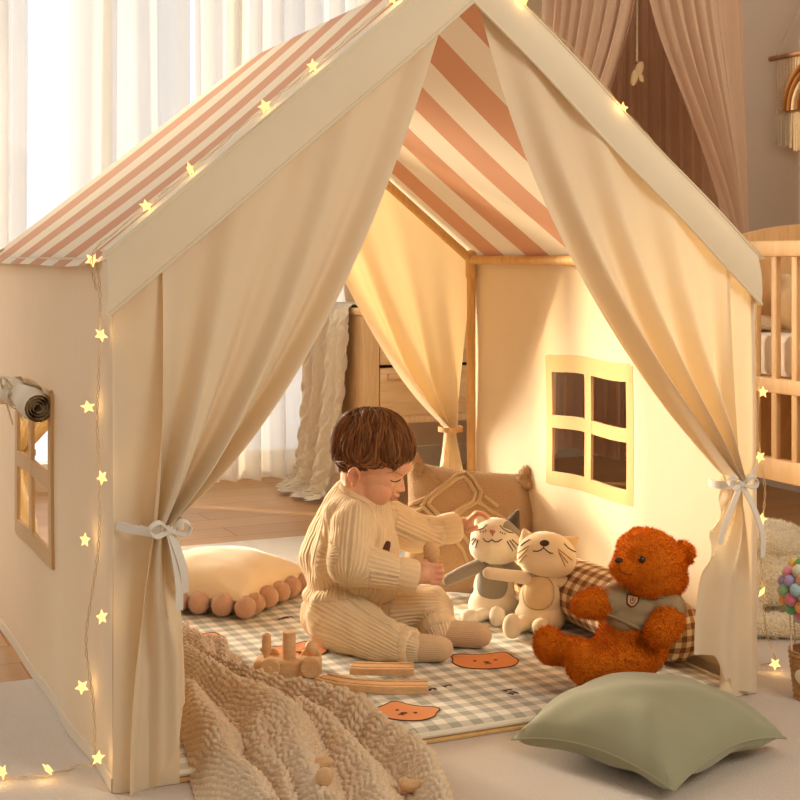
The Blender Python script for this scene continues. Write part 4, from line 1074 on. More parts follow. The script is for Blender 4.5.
def track_piece(name, pts, w, h, label, z0=MZ):
    mb = MB(); n = 24; path = smooth_path([Vector((p[0], p[1], 0)) for p in pts], n); prof = [(-.5, 0), (.5, 0), (.5, 1), (.34, 1), (.34, .68), (.20, .68), (.20, 1), (-.20, 1), (-.20, .68), (-.34, .68), (-.34, 1), (-.5, 1)]
    vs = []
    for i, p in enumerate(path):
        tg = (path[min(i + 1, n)] - path[max(i - 1, 0)]).normalized(); sd = Vector((tg.y, -tg.x, 0))
        for a, b in prof: vs.append(p + sd * (a * w) + Vector((0, 0, z0 + 0.0005 + b * h)))
    k = len(prof); fs = [(i * k + j, i * k + (j + 1) % k, (i + 1) * k + (j + 1) % k, (i + 1) * k + j) for i in range(n) for j in range(k)] + [tuple(reversed(range(k))), tuple(n * k + j for j in range(k))]
    mb.add(vs, fs); return centred(name, mb, M['beech'], label, 'toy track', 'wooden track pieces', smooth=False)
g = lambda x, y: ground(x, y, MZ)
track_piece('track_piece', [g(322, 683), g(345, 688), g(385, 691), g(428, 691)], 0.042, 0.013, 'curved grooved wooden track piece lying beside the toy train')
track_piece('track_piece', [g(352, 679), g(375, 680), g(414, 680)], 0.044, 0.012, 'short wooden track piece resting on the curved track', MZ + 0.0137)
def pebble(name, prims, label, grp=None):
    v, f = blob(prims, 0.003, 4); mb = MB(); mb.add(v, f); return centred(name, mb, M['beech'], label, 'wooden toy', grp)

# ------------------------------------------------------------------ chunky knitted throw spilling out of the tent
def throw():
    NU, NV = 250, 430
    left = [(186, 656), (180, 676), (178, 704), (180, 735), (188, 770), (200, 805), (215, 840)]
    right = [(240, 660), (253, 704), (314, 717), (380, 728), (422, 747), (446, 780), (468, 835)]
    L = [ground(x, y, 0.02) for x, y in left]; Rr = [ground(x, y, 0.02) for x, y in right]
    def base(u, v):
        a, b = poly_at(L, v), poly_at(Rr, v); return a.lerp(b, u)
    V = np.zeros(((NU + 1) * (NV + 1), 3)); 
    folds = [([(0.02, 0.04), (0.30, 0.16), (0.62, 0.34), (0.84, 0.66), (0.93, 1.05)], 0.040, 0.050), ([(0.00, 0.16), (0.26, 0.36), (0.42, 0.66), (0.47, 1.05)], 0.046, 0.058),
             ([(-0.02, 0.34), (0.12, 0.60), (0.20, 1.05)], 0.038, 0.050), ([(0.28, 0.10), (0.66, 0.19), (0.98, 0.40)], 0.020, 0.038), ([(0.00, 0.05), (0.30, 0.03), (0.75, 0.05)], 0.026, 0.034),
             ([(0.56, 0.55), (0.66, 0.80), (0.70, 1.05)], 0.030, 0.040), ([(0.02, 0.11), (0.22, 0.14), (0.42, 0.10)], 0.028, 0.030), ([(0.30, 0.62), (0.33, 0.82), (0.31, 1.05)], 0.026, 0.034)]
    FP = [(np.array([tuple(poly_at([Vector((a, b, 0)) for a, b in pl], k / 24))[:2] for k in range(25)]) * np.array((0.55, 0.80)), hh, ww) for pl, hh, ww in folds]
    def relief(u, v):
        wx = 0.05 * noise.noise(Vector((u * 3.1, v * 3.3, 3.0))); wy = 0.05 * noise.noise(Vector((u * 3.1 + 5, v * 3.3, 8.0)))
        q = np.array(((u + wx) * 0.55, (v + wy) * 0.80)); h = 0.010 + 0.008 * noise.noise(Vector((u * 5, v * 6, 1.0)))
        best = 0.0; tot = 0.0
        for P_, hh, ww in FP:
            d = np.min(np.sum((P_ - q) ** 2, axis=1)) ** 0.5; k = 1.35 * hh * math.exp(-(d / ww) ** 2); best = max(best, k); tot += k
        return max(h + 0.75 * best + 0.25 * tot, 0.004)
    for j in range(NV + 1):
        v = j / NV
        for i in range(NU + 1):
            u = i / NU; p = base(u, v); e = min(u, 1 - u, v * 1.6, (1 - v) * 3)
            edge = 1 - (1 - sstep(0, 0.075, e)) ** 1.0
            z = relief(u, v) * (0.22 + 0.78 * edge) * (0.15 + 0.85 * sstep(0, 0.02, e))
            tp = TMI @ p; fl_ = lerp(0.0115, MZ + 0.001, sstep(-0.01, 0.03, tp.y))
            p = p + Vector((0.012 * noise.noise(Vector((u * 3, v * 7, 9))), 0, 0)); V[j * (NU + 1) + i] = (p.x, p.y, fl_ + z)
    F = [(j * (NU + 1) + i, j * (NU + 1) + i + 1, (j + 1) * (NU + 1) + i + 1, (j + 1) * (NU + 1) + i) for j in range(NV) for i in range(NU)]
    # smoothed arc-length stitch coordinates
    G = V.reshape(NV + 1, NU + 1, 3)
    du = np.zeros((NV + 1, NU + 1)); du[:, 1:] = np.cumsum(np.linalg.norm(np.diff(G, axis=1), axis=2), axis=1)
    wu = du[:, -1].mean(); dv = np.zeros((NV + 1, NU + 1)); dv[1:] = np.cumsum(np.linalg.norm(np.diff(G, axis=0), axis=2), axis=0)
    uu = np.tile(np.linspace(0, 1, NU + 1), (NV + 1, 1)); 
    su = du / du[:, -1:].clip(1e-6) * 44; sv = dv / dv[-1:].clip(1e-6) * 76
    rowi = np.floor(sv); ph = 0.5 * np.mod(rowi, 2)
    fu = np.mod(su + ph, 1) - 0.5; fv = np.mod(sv, 1) - 0.5
    bump = np.clip(1 - (np.abs(fu) / 0.5) ** 2.2, 0, 1) * np.clip(1 - (np.abs(fv) / 0.5) ** 2.2, 0, 1)
    n = normals(V, F).reshape(NV + 1, NU + 1, 3); n[n[..., 2] < 0] *= -1
    G = G + n * (bump * 0.0060 - 0.002)[..., None]
    v = G.reshape(-1, 3); v[:, 2] = np.maximum(v[:, 2], 0.0106)
    bv = bvh_of(v, F)
    mb = MB(); mb.v = v; mb.f = F; centred('knitted_throw', mb, M['throw'], 'chunky oatmeal knitted throw crumpled at the tent opening', 'blanket')
    return bv
bt = throw()
def on_throw(px, py, prims, label, name='wooden_toy', lift=0.0):
    p = hit(bt, px, py, 0.0)
    if p is None: p = ground(px, py, 0.05)
    return pebble(name, [(k,) + tuple((p + Vector(q) if i < (2 if k == 'c' else 1) else q) for i, q in enumerate(a)) for k, *a in prims], label)
on_throw(321, 768, [('e', (-0.002, 0, 0.006), (0.022, 0.012, 0.010), Matrix.Rotation(R(-12), 3, 'Y')), ], 'smooth oval wooden toy piece nestled in a fold of the knitted throw')
on_throw(323, 780, [('e', (0.002, -0.002, 0.005), (0.013, 0.010, 0.014), Matrix.Rotation(R(25), 3, 'Y'))], 'small rounded wooden piece just below the oval piece in the throw')
on_throw(414, 790, [('e', (0, 0, 0.006), (0.022, 0.012, 0.009), Matrix.Rotation(R(-8), 3, 'Y')), ('e', (-0.014, 0, 0.008), (0.008, 0.011, 0.011))], 'wooden toy piece at the bottom edge on the corner of the throw')

# sage green cushion in front
def green():
    c = Vector((0.395, 2.268, 0.010 + 0.046)); w = 0.312
    t = thing('cushion', 'plain sage green cushion lying on the carpet in front of the tent', 'cushion', Vector((c.x, c.y, 0.0105)))
    mb, seam = cushion_pts(w, w * 0.98, 0.068, 0.046, 0.035, 60, droop=0.024, seed=6, wr=0.006, p=0.44)
    m = Matrix.Translation(c) @ rotz(R(45)).to_4x4(); place(mb, m); mb.v = [(p[0], p[1], max(p[2], 0.0106)) for p in mb.v]
    part('cover', mb, M['green'], t)
    mb = MB(); mb.tube([m @ p + Vector((0, 0, 0.0)) for p in seam], 0.0016, 6); part('seam', mb, M['green'], t)
green()

# ------------------------------------------------------------------ right of the tent
def fleece():
    c = K(796, 655, 2.98); z0 = 0.0105
    vv, ff = blob([('e', Vector((0.80, 3.06, 0.105)), (0.105, 0.09, 0.075)), ('e', Vector((0.79, 3.08, 0.185)), (0.090, 0.08, 0.045)), ('e', Vector((0.725, 2.98, 0.060)), (0.030, 0.030, 0.045)), ('c', Vector((0.735, 2.955, 0.035)), Vector((0.85, 2.95, 0.035)), 0.026, 0.03), ('c', Vector((0.78, 3.05, 0.04)), Vector((0.85, 3.06, 0.04)), 0.05, 0.05)], 0.006, 4)
    nn = normals(vv, ff); roughen(vv, nn, 40, 0.004, 3); roughen(vv, nn, 110, 0.0025, 5); vv[:, 2] = np.maximum(vv[:, 2], z0); vv, ff = fuzz(vv, ff, 7000, 0.006, 0.0008, np.random.default_rng(8))
    mb = MB(); mb.v = vv; mb.f = ff; centred('fleece_pouf', mb, M['fleece'], 'cream fleece floor cushion beside the right tent corner under the crib', 'cushion')
fleece()
def balloon():
    Y = 2.55; c = Vector((0.7415, Y, 0.800 - 335 * Y / F_PX)); z0 = 0.0105
    t = thing('toy_balloon', 'toy hot air balloon of pastel pompoms over a wicker basket at the right edge', 'toy', Vector((c.x, c.y, z0)))
    cols = [S(232, 150, 168), S(240, 206, 112), S(150, 200, 150), S(178, 160, 206), S(176, 206, 214), S(240, 168, 104), S(226, 226, 196), S(120, 184, 130), S(222, 130, 150)]
    mats = [plush('pompom_wool', q, 600, 0.6, 0.002) for q in cols]; rnd = np.random.default_rng(4); N = 78; R0 = 0.056
    for k in range(N):
        y = 1 - 2 * (k + .5) / N; rr = math.sqrt(1 - y * y); g = k * 2.399963
        p = c + Vector((rr * cos(g), rr * sin(g), y)) * R0; mb = MB(); mb.ell((0, 0, 0), 1.0, u=12, v=8); v = np.array(mb.v); r = 0.0108 + 0.0015 * rnd.random(); v = v * r; v, f = fuzz(v, mb.f, 90, 0.0022, 0.0005, rnd); v = v + np.array(p)
        mb.v = v; mb.f = f; part('pompom', mb, mats[int(rnd.integers(len(mats)))], t)
    mb = MB(); mb.ell(c, R0 * 0.95); part('balloon_core', mb, M['macrame'], t)
    bz = z0; mb = MB(); prof = []
    for k in range(40):
        q = k / 39; prof.append((0.038 + 0.010 * q + 0.0014 * sin(q * 2 * pi * 10), bz + 0.086 * q))
    prof = [(0.0, bz)] + prof + [(0.042, bz + 0.086), (0.036, bz + 0.01), (0.0, bz + 0.008)]
    mb.lathe(prof, (c.x, c.y, 0), 40); part('basket', mb, M['wicker'], t)
    for g in (0.6, 2.2, 3.3, 5.2):
        mb = MB(); mb.tube([Vector((c.x + 0.045 * cos(g), c.y + 0.045 * sin(g), bz + 0.084)), c + Vector((0.05 * cos(g), 0.05 * sin(g), -0.035))], 0.0016, 6); part('cord', mb, M['macrame'], t)
    mb = MB(); g = -2.3; mb.ell(Vector((c.x + 0.041 * cos(g), c.y + 0.041 * sin(g), bz + 0.045)), (0.020, 0.006, 0.016), rotz(g + pi / 2)); part('basket_patch', mb, M['cat_white'], t)
balloon()

# ------------------------------------------------------------------ star string lights
def star_mesh(c, r, R3):
    mb = MB(); vs = []
    for k in range(10):
        g = pi / 2 + k * pi / 5; q = r if k % 2 == 0 else r * 0.48; vs.append(c + R3 @ Vector((q * cos(g), 0, q * sin(g))))
    vs += [c + R3 @ Vector((0, -r * .38, 0)), c + R3 @ Vector((0, r * .38, 0))]
    mb.add(vs, [(k, (k + 1) % 10, 10) for k in range(10)] + [((k + 1) % 10, k, 11) for k in range(10)]); return mb
def lights(label, base, wires, stars, seed):
    t = thing('string_lights', label, 'string lights', base); rnd = random.Random(seed)
    for w in wires:
        pts = smooth_path(w, 14 * (len(w) - 1))
        for off in (0, 1):
            q = [p + Vector((0.0018 * sin(i * 1.1 + off * pi), 0.0018 * cos(i * 1.1 + off * pi), 0.0018 * sin(i * .7 + off))) for i, p in enumerate(pts)]
            mb = MB(); mb.tube(q, 0.0006, 6); part('wire', mb, M['wire'], t)
    for s_ in stars:
        ld = bpy.data.lights.new('star_glow', 'POINT'); ld.energy = 0.016; ld.color = (1.0, 0.62, 0.22); ld.shadow_soft_size = 0.006
        lo = bpy.data.objects.new('star_glow', ld); COL.objects.link(lo); lo.parent = t; lo.location = MATX[t.name].inverted() @ (s_ + Vector((0, -0.015, 0.004)))
        mb = star_mesh(s_, 0.0120, rotz(rnd.uniform(-1.0, 1.0)) @ Matrix.Rotation(rnd.uniform(-.5, .5), 3, 'X') @ Matrix.Rotation(rnd.uniform(-.6, .6), 3, 'Y')); part('star_light', mb, M['star'], t, smooth=False)
def roof_pt(px, py):
    p = on_y(px, py, 0.012); x = min(max(p.x, 0.0), TW); return T(x, 0.022, roofz(x) + 0.026)
def wall_pt(px, py): p = on_x(px, py, -0.016); return T(-0.016, max(p.y, -0.004), p.z)
rs = [roof_pt(*q) for q in ((395, 17), (315, 68), (267, 103), (192, 160), (148, 208))]
ws = [wall_pt(*q) for q in ((92, 260), (101, 335), (88, 407), (103, 478), (85, 540), (102, 617), (82, 687), (98, 758))]
gs = [ground(48, 769, 0.024), ground(3, 772, 0.024)]
wire_r = [T(RX - 0.01, 0.016, RZ + 0.030)] + [p + Vector((0, 0, -0.002)) for p in rs] + [T(-0.020, 0.03, EV + 0.004), wall_pt(97, 290)]
wire_w = [wall_pt(97, 262)] + [wall_pt(*q) for q in ((100, 300), (99, 370), (97, 420), (100, 500), (97, 560), (86, 640), (93, 700), (94, 762))] + [ground(80, 765, 0.016), ground(48, 775, 0.014), ground(0, 778, 0.014), ground(-60, 790, 0.014)]
lights('warm star string lights draped down the left roof edge and tent corner onto the carpet', T(-0.02, 0.02, 0.0105), [wire_r, wire_w], rs + ws + gs, 1)
R2 = [T(TW + 0.028, 0.05, 0), ]
def rp(px, py): p = on_y(px, py, 0.05); return T(max(p.x, TW + 0.018), 0.05, p.z)
def ep(px, py): p = on_y(px, py, -0.012); return T(p.x, -0.012, p.z)
rst = [ep(524, 3), ep(623, 108)] + [rp(*q) for q in ((763, 392), (760, 457), (761, 519), (762, 592))] + [ground(775, 664, 0.024)]
w2 = [T(RX + 0.01, 0.016, RZ + 0.030), rst[0], T(0.78, 0.0, roofz(0.78) + 0.026), rst[1], T(1.05, 0.03, roofz(1.05) + 0.024), T(TW + 0.022, 0.05, EV + 0.005), rp(756, 330), rp(759, 390), rp(757, 430), rp(765, 490), rp(760, 540), rp(764, 600), rp(766, 632), ground(775, 660, 0.016), ground(762, 664, 0.014)]
lights('white star string lights running over the right roof edge and down the right tent corner', T(TW + 0.03, 0.05, 0.0105), [w2], rst, 2)

# ------------------------------------------------------------------ the toddler
def toddler():
    Y0 = 2.86
    def P(x, y, d=0.0): return K(x, y, Y0 + d)
    base = P(345, 640); t = thing('person', 'toddler in a cream ribbed knit suit and tan socks sitting on the play mat', 'person', Vector((base.x, base.y, MZ)))
    # head frame: forward, left, up
    pit, yaw = R(25), R(-7)
    Fd = Vector((cos(pit) * cos(yaw), cos(pit) * sin(yaw), -sin(pit))); Ld = Vector((-sin(yaw), cos(yaw), 0)); Ud = Fd.cross(Ld)
    HC = P(374, 448); HR = Matrix((Fd, Ld, Ud)).transposed()
    def H(f, l, u): return HC + Fd * f + Ld * l + Ud * u
    e = lambda c, r: ('e', H(*c), r, HR)
    c = lambda a, b, r0, r1: ('c', H(*a), H(*b), r0, r1)
    head = [e((-.002, 0, 0), (.080, .068, .074)), e((.030, 0, -.046), (.051, .053, .050)), e((.042, 0, -.006), (.041, .052, .036)),
            e((.044, .030, -.070), (.030, .026, .028)), e((.044, -.030, -.070), (.030, .026, .028)), e((.050, 0, -.090), (.020, .022, .015)), e((.020, 0, -.074), (.042, .046, .030)),
            c((.075, 0, -.034), (.0842, 0, -.0485), .006, .0072), e((.0852, 0, -.0505), (.0070, .0085, .0066)), e((.081, .0075, -.053), (.006, .005, .005)), e((.081, -.0075, -.053), (.006, .005, .005)),
            e((.0795, 0, -.0655), (.0085, .014, .0054)), e((.0775, 0, -.0738), (.0085, .012, .0054)),
            c((-.006, 0, -.050), (.012, 0, -.096), .040, .040)]
    for s in (-1, 1):                             # ears: shell, rim, lobe
        head += [('e', H(-.006, s * .066, -.056), (.010, .006, .014), HR)]
        rim = [H(-.008 + .0105 * cos(g) - .002 * sin(g), s * (.0725 + .002 * sin(g)), -.054 + .0155 * sin(g)) for g in np.linspace(-1.0, 3.9, 14)]
        head += [('c', rim[k], rim[k + 1], .0032, .0032) for k in range(13)]
        head += [('e', H(-.001, s * .069, -.069), (.005, .0045, .006), HR)]
    neck = P(360, 497)
    torso = [('c', H(.006, 0, -.085), neck, .038, .042), ('c', neck, P(356, 560), .050, .070), ('c', P(356, 560), P(342, 606), .072, .072)]
    SN, EN, WN = P(353, 523, -.070), P(349, 563, -.112), P(414, 577, -.095)
    SF, EF, WF = P(384, 519, .070), P(417, 534, .105), P(457, 527, .135)
    arms = [('c', SN, EN, .036, .032), ('c', EN, WN, .032, .018), ('c', SF, EF, .034, .030), ('c', EF, WF, .030, .018)]
    HN, KN, AN, FN = P(338, 617, -.055), P(380, 640, -.105), P(412, 650, -.140), P(443, 651, -.150)
    HF, KF, AF, FF = P(360, 612, .045), P(430, 607, .015), P(440, 634, -.035), P(482, 638, -.055)
    for q in (FN, FF, AN, AF): q.z = max(q.z, MZ + 0.026)
    legs = [('c', HN, KN, .055, .040), ('c', KN, AN, .040, .024), ('c', AN, AN.lerp(FN, .75), .022, .019), ('c', HF, KF, .052, .036), ('c', KF, AF, .036, .025), ('c', AF, AF.lerp(FF, .75), .022, .019)]
    # near hand: back of the hand to the viewer, fingers closed round the wooden peg
    hand = [('c', WN, P(423, 574, -.092), .018, .016), ('e', P(426, 573.5, -.090), (.018, .011, .021)), ('e', P(429, 573, -.088), (.014, .010, .021))]
    for i in range(4):
        y = 565.6 + i * 5.6; L = (0.0, 1.2, 0.6, -1.4)[i]; r = (.0052, .0054, .0052, .0046)[i]
        a, b, d_, g_ = P(431, y, -.091), P(440.5 + L, y + .5, -.086), P(441.5 + L, y + .8, -.068), P(433 + L, y + 1.0, -.060)
        hand += [('c', a, b, r * 1.08, r), ('c', b, d_, r, r * .95), ('c', d_, g_, r * .95, r * .85)]
    hand += [('c', P(421, 566, -.086), P(428, 559.5, -.076), .0078, .0065), ('c', P(428, 559.5, -.076), P(436, 560.5, -.068), .0065, .0056)]
    # far hand: palm down, fingers resting over the cat's head
    hand += [('c', WF, P(464, 524, .140), .018, .015), ('e', P(467, 523, .142), (.017, .020, .012), Matrix.Rotation(R(-25), 3, 'Y'))]
    for i in range(4):
        d0 = .128 + i * .0115; r = (.0052, .0054, .0052, .0046)[i]; L = (0, 1.5, 1.0, -1.5)[i]
        a, b, g_, h_ = P(470, 519.5 - i * .4, d0 + .002), P(477 + L, 513.5 - i * .3, d0), P(483 + L, 514.5 - i * .3, d0 - .002), P(487 + L, 518.0 - i * .3, d0 - .004)
        hand += [('c', a, b, r * 1.12, r), ('c', b, g_, r, r * .95), ('c', g_, h_, r * .95, r * .85)]
    hand += [('c', P(464, 528, .128), P(470, 530, .120), .0080, .0066), ('c', P(470, 530, .120), P(476, 527.5, .114), .0066, .0056)]
    v, f = blob(head + torso + arms + legs + hand, 0.0024, 3)
    for s in (-1, 1):
        push(v, H(.070, s * .026, -.038), Fd * -.0048, .011)       # eye sockets
        push(v, H(.074, s * .024, -.042), Fd * .0022, .0065)       # lids
        push(v, H(.066, s * .022, -.022), Fd * .0014, .010)        # brow
        push(v, H(-.006, s * .074, -.053), Ld * (-s * .0055), .0065)  # hollow of the ear
    push(v, H(.086, 0, -.0695), Fd * -.0024, .0035); push(v, H(.078, 0, -.079), Fd * -.003, .006); push(v, H(.085, 0, -.060), Fd * -.0012, .004)
    v[:, 2] = np.maximum(v[:, 2], MZ + 0.003)
    bl = np.zeros(len(v))
    for cc, r, w in ((H(.060, -.042, -.064), .020, .45), (H(.060, .042, -.064), .020, .45), (H(.084, 0, -.066), .007, .9), (H(.082, 0, -.0735), .007, .9), (H(.094, 0, -.050), .008, .35), (H(-.004, -.074, -.058), .016, .5),
                     (P(440, 572, -.09), .02, .35), (P(482, 516, .14), .02, .35)):
        bl = np.maximum(bl, w * np.exp(-(np.linalg.norm(v - np.array(cc), axis=1) / r) ** 2))
    body = link('body', v, f, M['skin'], t, attrs={'blush': ('FLOAT', bl)}); bb = bvh_of(v, f)
    mb = MB(); stitch(mb, bb, [(390.5, 480.2), (393.5, 481.8), (397, 481.6), (400.5, 479.6)], 0.0010, 0.0002, 6, 5); part('eyelashes', mb, M['hair'], body)
    mb = MB(); stitch(mb, bb, [(387.5, 472.8), (393, 472.0), (398, 473.4), (402.5, 475.4)], 0.0009, -0.0003, 6, 5); part('eyebrow', mb, M['hair_fine'], body)
    mb = MB(); stitch(mb, bb, [(392.5, 498.6), (395.5, 498.3), (398.5, 496.9)], 0.0006, 0.0, 6, 5); part('mouth_line', mb, M['lip'], body)

    # ---- clothes
    def rib_of(v, segs):
        out = np.zeros(len(v)); best = np.full(len(v), 1e9)
        for p0, p1, r, ref in segs:
            p0, p1 = np.array(p0), np.array(p1); ax = p1 - p0; L = np.linalg.norm(ax); ax = ax / L
            q = np.clip((v - p0) @ ax, -0.2 * L, 1.2 * L); d = v - p0 - q[:, None] * ax; dist = np.linalg.norm(d, axis=1) - r
            ref = np.array(ref, dtype=float); a = ref - ax * (ref @ ax); a /= np.linalg.norm(a); b = np.cross(ax, a)
            val = np.arctan2(d @ b, d @ a) * r; m = dist < best; best[m] = dist[m]; out[m] = val[m]
        return out
    FAR = (0, 1, 0)
    sw = [('e', P(354, 583), (.094, .084, .050)), ('e', P(357, 546), (.086, .088, .074)), ('e', P(362, 526), (.064, .092, .046)), ('e', P(334, 572), (.058, .072, .050)), ('c', P(360, 503), P(362, 512), .043, .056), ('c', P(342, 508), P(326, 556), .040, .056), ('c', P(345, 518, -.040), P(338, 560, -.046), .046, .054), ('c', P(350, 500), P(368, 507), .045, .050),
          ('e', P(343, 594), (.083, .080, .028)),
          ('c', SN, EN, .044, .045), ('c', EN, WN - (WN - EN).normalized() * .026, .045, .031), ('e', P(349, 568, -.112), (.044, .040, .034)),
          ('c', SF, EF, .046, .042), ('c', EF, WF - (WF - EF).normalized() * .026, .041, .030)]
    v, f = blob(sw, 0.0036, 14); n = normals(v, f)
    roughen(v, n, 20, 0.0040, 1.7); roughen(v, n, 46, 0.0022, 5.0)
    def crease(p, d, r): push(v, p, d, r)
    toC = Vector((0, 1, 0))
    for x, y, d in ((372, 552, -.075), (366, 540, -.085), (378, 566, -.080), (336, 590, -.07), (316, 570, -.04)): crease(P(x, y, d), toC * 0.007, 0.012)
    for x, y, d in ((412, 521, .07), (428, 518, .09)): crease(P(x, y, d), Vector((0, .004, -.004)), 0.010)
    v[:, 2] = np.maximum(v[:, 2], MZ + 0.004)
    ribs = rib_of(v, [(P(346, 606), P(362, 500), .082, FAR), (SN, EN, .047, FAR), (EN, WN, .038, FAR), (SF, EF, .044, FAR), (EF, WF, .035, FAR)])
    sweater = link('sweater', v, f, M['knit'], t, attrs={'rib': ('FLOAT', ribs)}); bs = bvh_of(v, f)
    def cuff(a, b, r, name, par, mat=M['knit']):
        a, b = Vector(a), Vector(b); ax = (b - a).normalized(); x = ax.orthogonal().normalized(); y = ax.cross(x); mb = MB(); L = (b - a).length; rb = []
        N, Q = 72, 8
        for j in range(Q + 1):
            q = j / Q; rr = r * (1 + 0.07 * sin(pi * q))
            if j == Q: rr = r * 0.90
            for k in range(N):
                g = 2 * pi * k / N; rq = rr + 0.0007 * cos(g * 18); mb.v.append(tuple(a + ax * (L * min(q, 1)) + (x * cos(g) + y * sin(g)) * rq)); rb.append(g * r)
        mb.f = [(j * N + k, j * N + (k + 1) % N, (j + 1) * N + (k + 1) % N, (j + 1) * N + k) for j in range(Q) for k in range(N)]
        mb.f.append(tuple(reversed(range(N))))
        return link(name, mb.v, mb.f, mat, par, attrs={'rib': ('FLOAT', np.zeros(len(mb.v)))})
    dn = (WN - EN).normalized(); df = (WF - EF).normalized()
    cuff(WN - dn * .034, WN + dn * .006, .0310, 'cuff', sweater); cuff(WF - df * .036, WF + df * .004, .0300, 'cuff', sweater)
    # collar: a soft ring round the neck
    cn = P(362, 495.5); nz = Vector((.42, 0, .91)).normalized(); cx = Vector((nz.z, 0, -nz.x)); cy = Vector((0, 1, 0)); mb = MB(); ring = [cn + cx * (.047 * cos(g)) + cy * (.048 * sin(g)) for g in np.linspace(0, 2 * pi, 60)]
    mb.tube(ring, 0.0075, 10, False); link('collar', mb.v, mb.f, M['knit'], sweater, attrs={'rib': ('FLOAT', np.zeros(len(mb.v)))})
    mb = MB(); decal(mb, bs, [(382.5, 550), (384, 545), (386.5, 541), (390, 542), (390.2, 546), (389, 551), (386, 551.5)], 0.0016, 4); part('embroidered_motif', mb, M['ink'], sweater)
    # trousers
    pt = [('e', P(341, 610), (.082, .078, .060)), ('c', HN, KN, .066, .050), ('c', KN, AN, .050, .032), ('c', HF, KF, .060, .045), ('c', KF, AF, .045, .033), ('e', P(322, 618, -.03), (.040, .040, .044))]
    v, f = blob(pt, 0.0036, 5); n = normals(v, f); roughen(v, n, 24, 0.0055, 8.1); roughen(v, n, 50, 0.0026, 3.0)
    for x, y, d in ((398, 632, -.13), (372, 620, -.10)): push(v, P(x, y, d), Vector((0, .004, -.004)), .010)
    v[:, 2] = np.maximum(v[:, 2], MZ + 0.002)
    ribs = rib_of(v, [(HN, KN, .060, (0, .6, -1)), (KN, AN, .042, (0, .6, -1)), (HF, KF, .054, (0, .6, -1)), (KF, AF, .040, FAR), (P(341, 600), P(341, 618), .10, FAR)])
    trousers = link('trousers', v, f, M['knit'], t, attrs={'rib': ('FLOAT', ribs)})
    dl = (AN - KN).normalized(); cuff(AN - dl * .022, AN + dl * .004, .034, 'cuff', trousers); dl = (AF - KF).normalized(); cuff(AF - dl * .022, AF + dl * .002, .036, 'cuff', trousers)
    # socks
    for A, Fp, K_ in ((AN, FN, KN), (AF, FF, KF)):
        up = (K_ - A).normalized(); fw = (Fp - A).normalized()
        sk = [('c', A + up * .015, A, .029, .0275), ('c', A - fw * .006, Fp - fw * .010, .027, .0255), ('e', Fp - fw * .006, (.026, .026, .0235)), ('e', A - fw * .010 - Vector((0, 0, .003)), (.024, .024, .024))]
        v, f = blob(sk, 0.003, 5); v[:, 2] = np.maximum(v[:, 2], MZ + 0.0008); rb = rib_of(v, [(A - fw * .05, Fp, .026, (0, 0, 1))]); link('sock', v, f, M['sock'], t, attrs={'rib': ('FLOAT', rb)})
    # ---- hair
    rng = np.random.default_rng(21); hc = np.array((-.003, 0, .002)); hr = np.array((.0808, .0695, .0748))
    fx = [-.09, -.045, -.038, -.018, .000, .010, .028, .044, .056, .070, .081, .10]; uy = [-.072, -.084, -.078, -.052, -.041, -.037, -.010, -.005, -.006, .010, .028, .04]
    line = lambda fw: np.interp(fw, fx, uy)
    crown = np.array((-.36, .10, .92)); crown /= np.linalg.norm(crown)
    mb = MB(); mb.ell((0, 0, 0), 1.0, u=72, v=44); q = np.array(mb.v) * hr + hc
    keep = [fc for fc in mb.f if np.mean([q[i][2] - line(q[i][0]) for i in fc]) > 0.002]
    hv = [H(*p) for p in q]; hf = list(keep); hb = [0.25] * len(hv)
    made = 0
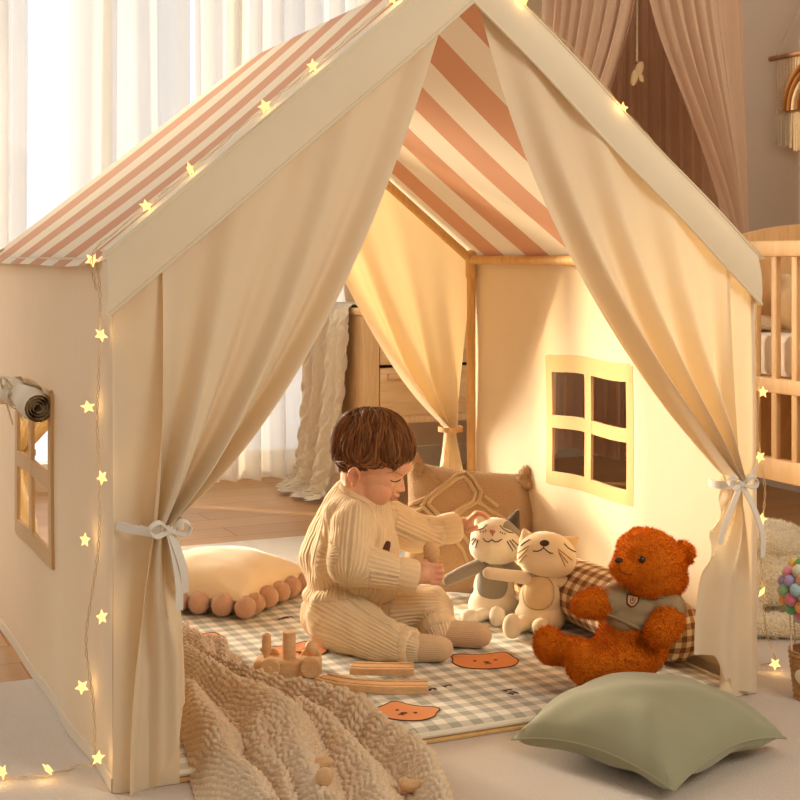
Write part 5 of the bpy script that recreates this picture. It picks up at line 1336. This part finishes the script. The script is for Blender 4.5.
    while made < 2600:
        d = rng.normal(0, 1, 3); d /= np.linalg.norm(d)
        p = d * hr + hc
        if p[2] < line(p[0]) + 0.001: continue
        made += 1
        pts = []; L = 0.030 + 0.026 * rng.random(); step = L / 7; L0 = 0.002 + 0.009 * rng.random() ** 2; dd = d.copy(); ho = 0.0010 + 0.0062 * rng.random() ** 1.6; sw_ = rng.normal(0, 0.34); w0 = 0.0016 + 0.0012 * rng.random()
        for k in range(8):
            pp = dd * hr + hc; nrm = dd / hr; nrm /= np.linalg.norm(nrm)
            if pp[2] < line(pp[0]) - L0 and k > 1: break
            lift = 0.0012 + ho * (0.4 + 0.6 * min(1, k / 3)) * (1 - 0.45 * k / 8) + 0.0015 * noise.noise(Vector(pp) * 60)
            hp, hn, _i, _d = bb.find_nearest(H(*pp)); q_ = np.array(hp + hn * lift); ell_q = np.array(H(*(pp + nrm * lift)))
            pts.append(ell_q if _d < 0.0035 else q_)
            fl = dd - crown * (dd @ crown); fl = fl / (np.linalg.norm(fl) + 1e-6)
            tang = fl - dd * (fl @ dd) + np.array((0.14, 0, -0.50)) + np.cross(dd, fl) * (sw_ + 0.45 * sin(6 * dd[0] + 4 * dd[2] + 2))
            tang = tang - dd * (tang @ dd); tang /= np.linalg.norm(tang) + 1e-9
            dd = dd + tang * (step / 0.076); dd /= np.linalg.norm(dd)
        if len(pts) < 3: continue
        N = len(pts); o = len(hv); sh = float(np.clip(rng.normal(0.45, 0.28), 0, 1))
        for k, pp in enumerate(pts):
            tg = pts[min(k + 1, N - 1)] - pts[max(k - 1, 0)]; tg = tg / (np.linalg.norm(tg) + 1e-9); nr = pp - np.array(HC); nr = nr / np.linalg.norm(nr); sd = np.cross(tg, nr); w = w0 * (1 - (k / (N - 1)) ** 2 * 0.85)
            for a, b in ((sd, 1.0), (nr, 0.55), (-sd, 1.0), (-nr, 0.55)): hv.append(Vector(pp + a * w * b)); hb.append(sh)
        hf += [(o + k * 4 + j, o + k * 4 + (j + 1) % 4, o + (k + 1) * 4 + (j + 1) % 4, o + (k + 1) * 4 + j) for k in range(N - 1) for j in range(4)]
    used = sorted({i for fc in hf for i in fc}); mp = {i: k for k, i in enumerate(used)}
    hair = link('hair', [hv[i] for i in used], [tuple(mp[i] for i in fc) for fc in hf], M['hair'], t, attrs={'rib': ('FLOAT', [hb[i] for i in used])})
    # the wooden peg in the closed hand
    q = P(433.5, 571, -.0745); mb = MB(); mb.lathe([(0.004, -.026), (0.0085, -.024), (0.0085, 0.010), (0.0095, 0.018), (0.0150, 0.028), (0.0165, 0.040), (0.0145, 0.050), (0.008, 0.056), (0.0, 0.0575)], (0, 0, 0), 24)
    rt = (Matrix.Rotation(R(-6), 3, 'Y')); mb.v = [tuple(q + rt @ Vector(p)) for p in mb.v]
    centred('wooden_peg', mb, M['beech'], 'egg-topped wooden peg held in the toddler\'s near hand', 'wooden toy')
M['lip'] = plain('lip', S(150, 76, 62), 0.6); M['hair_fine'] = plain('fine_brow', S(176, 122, 86), 0.8)
toddler()
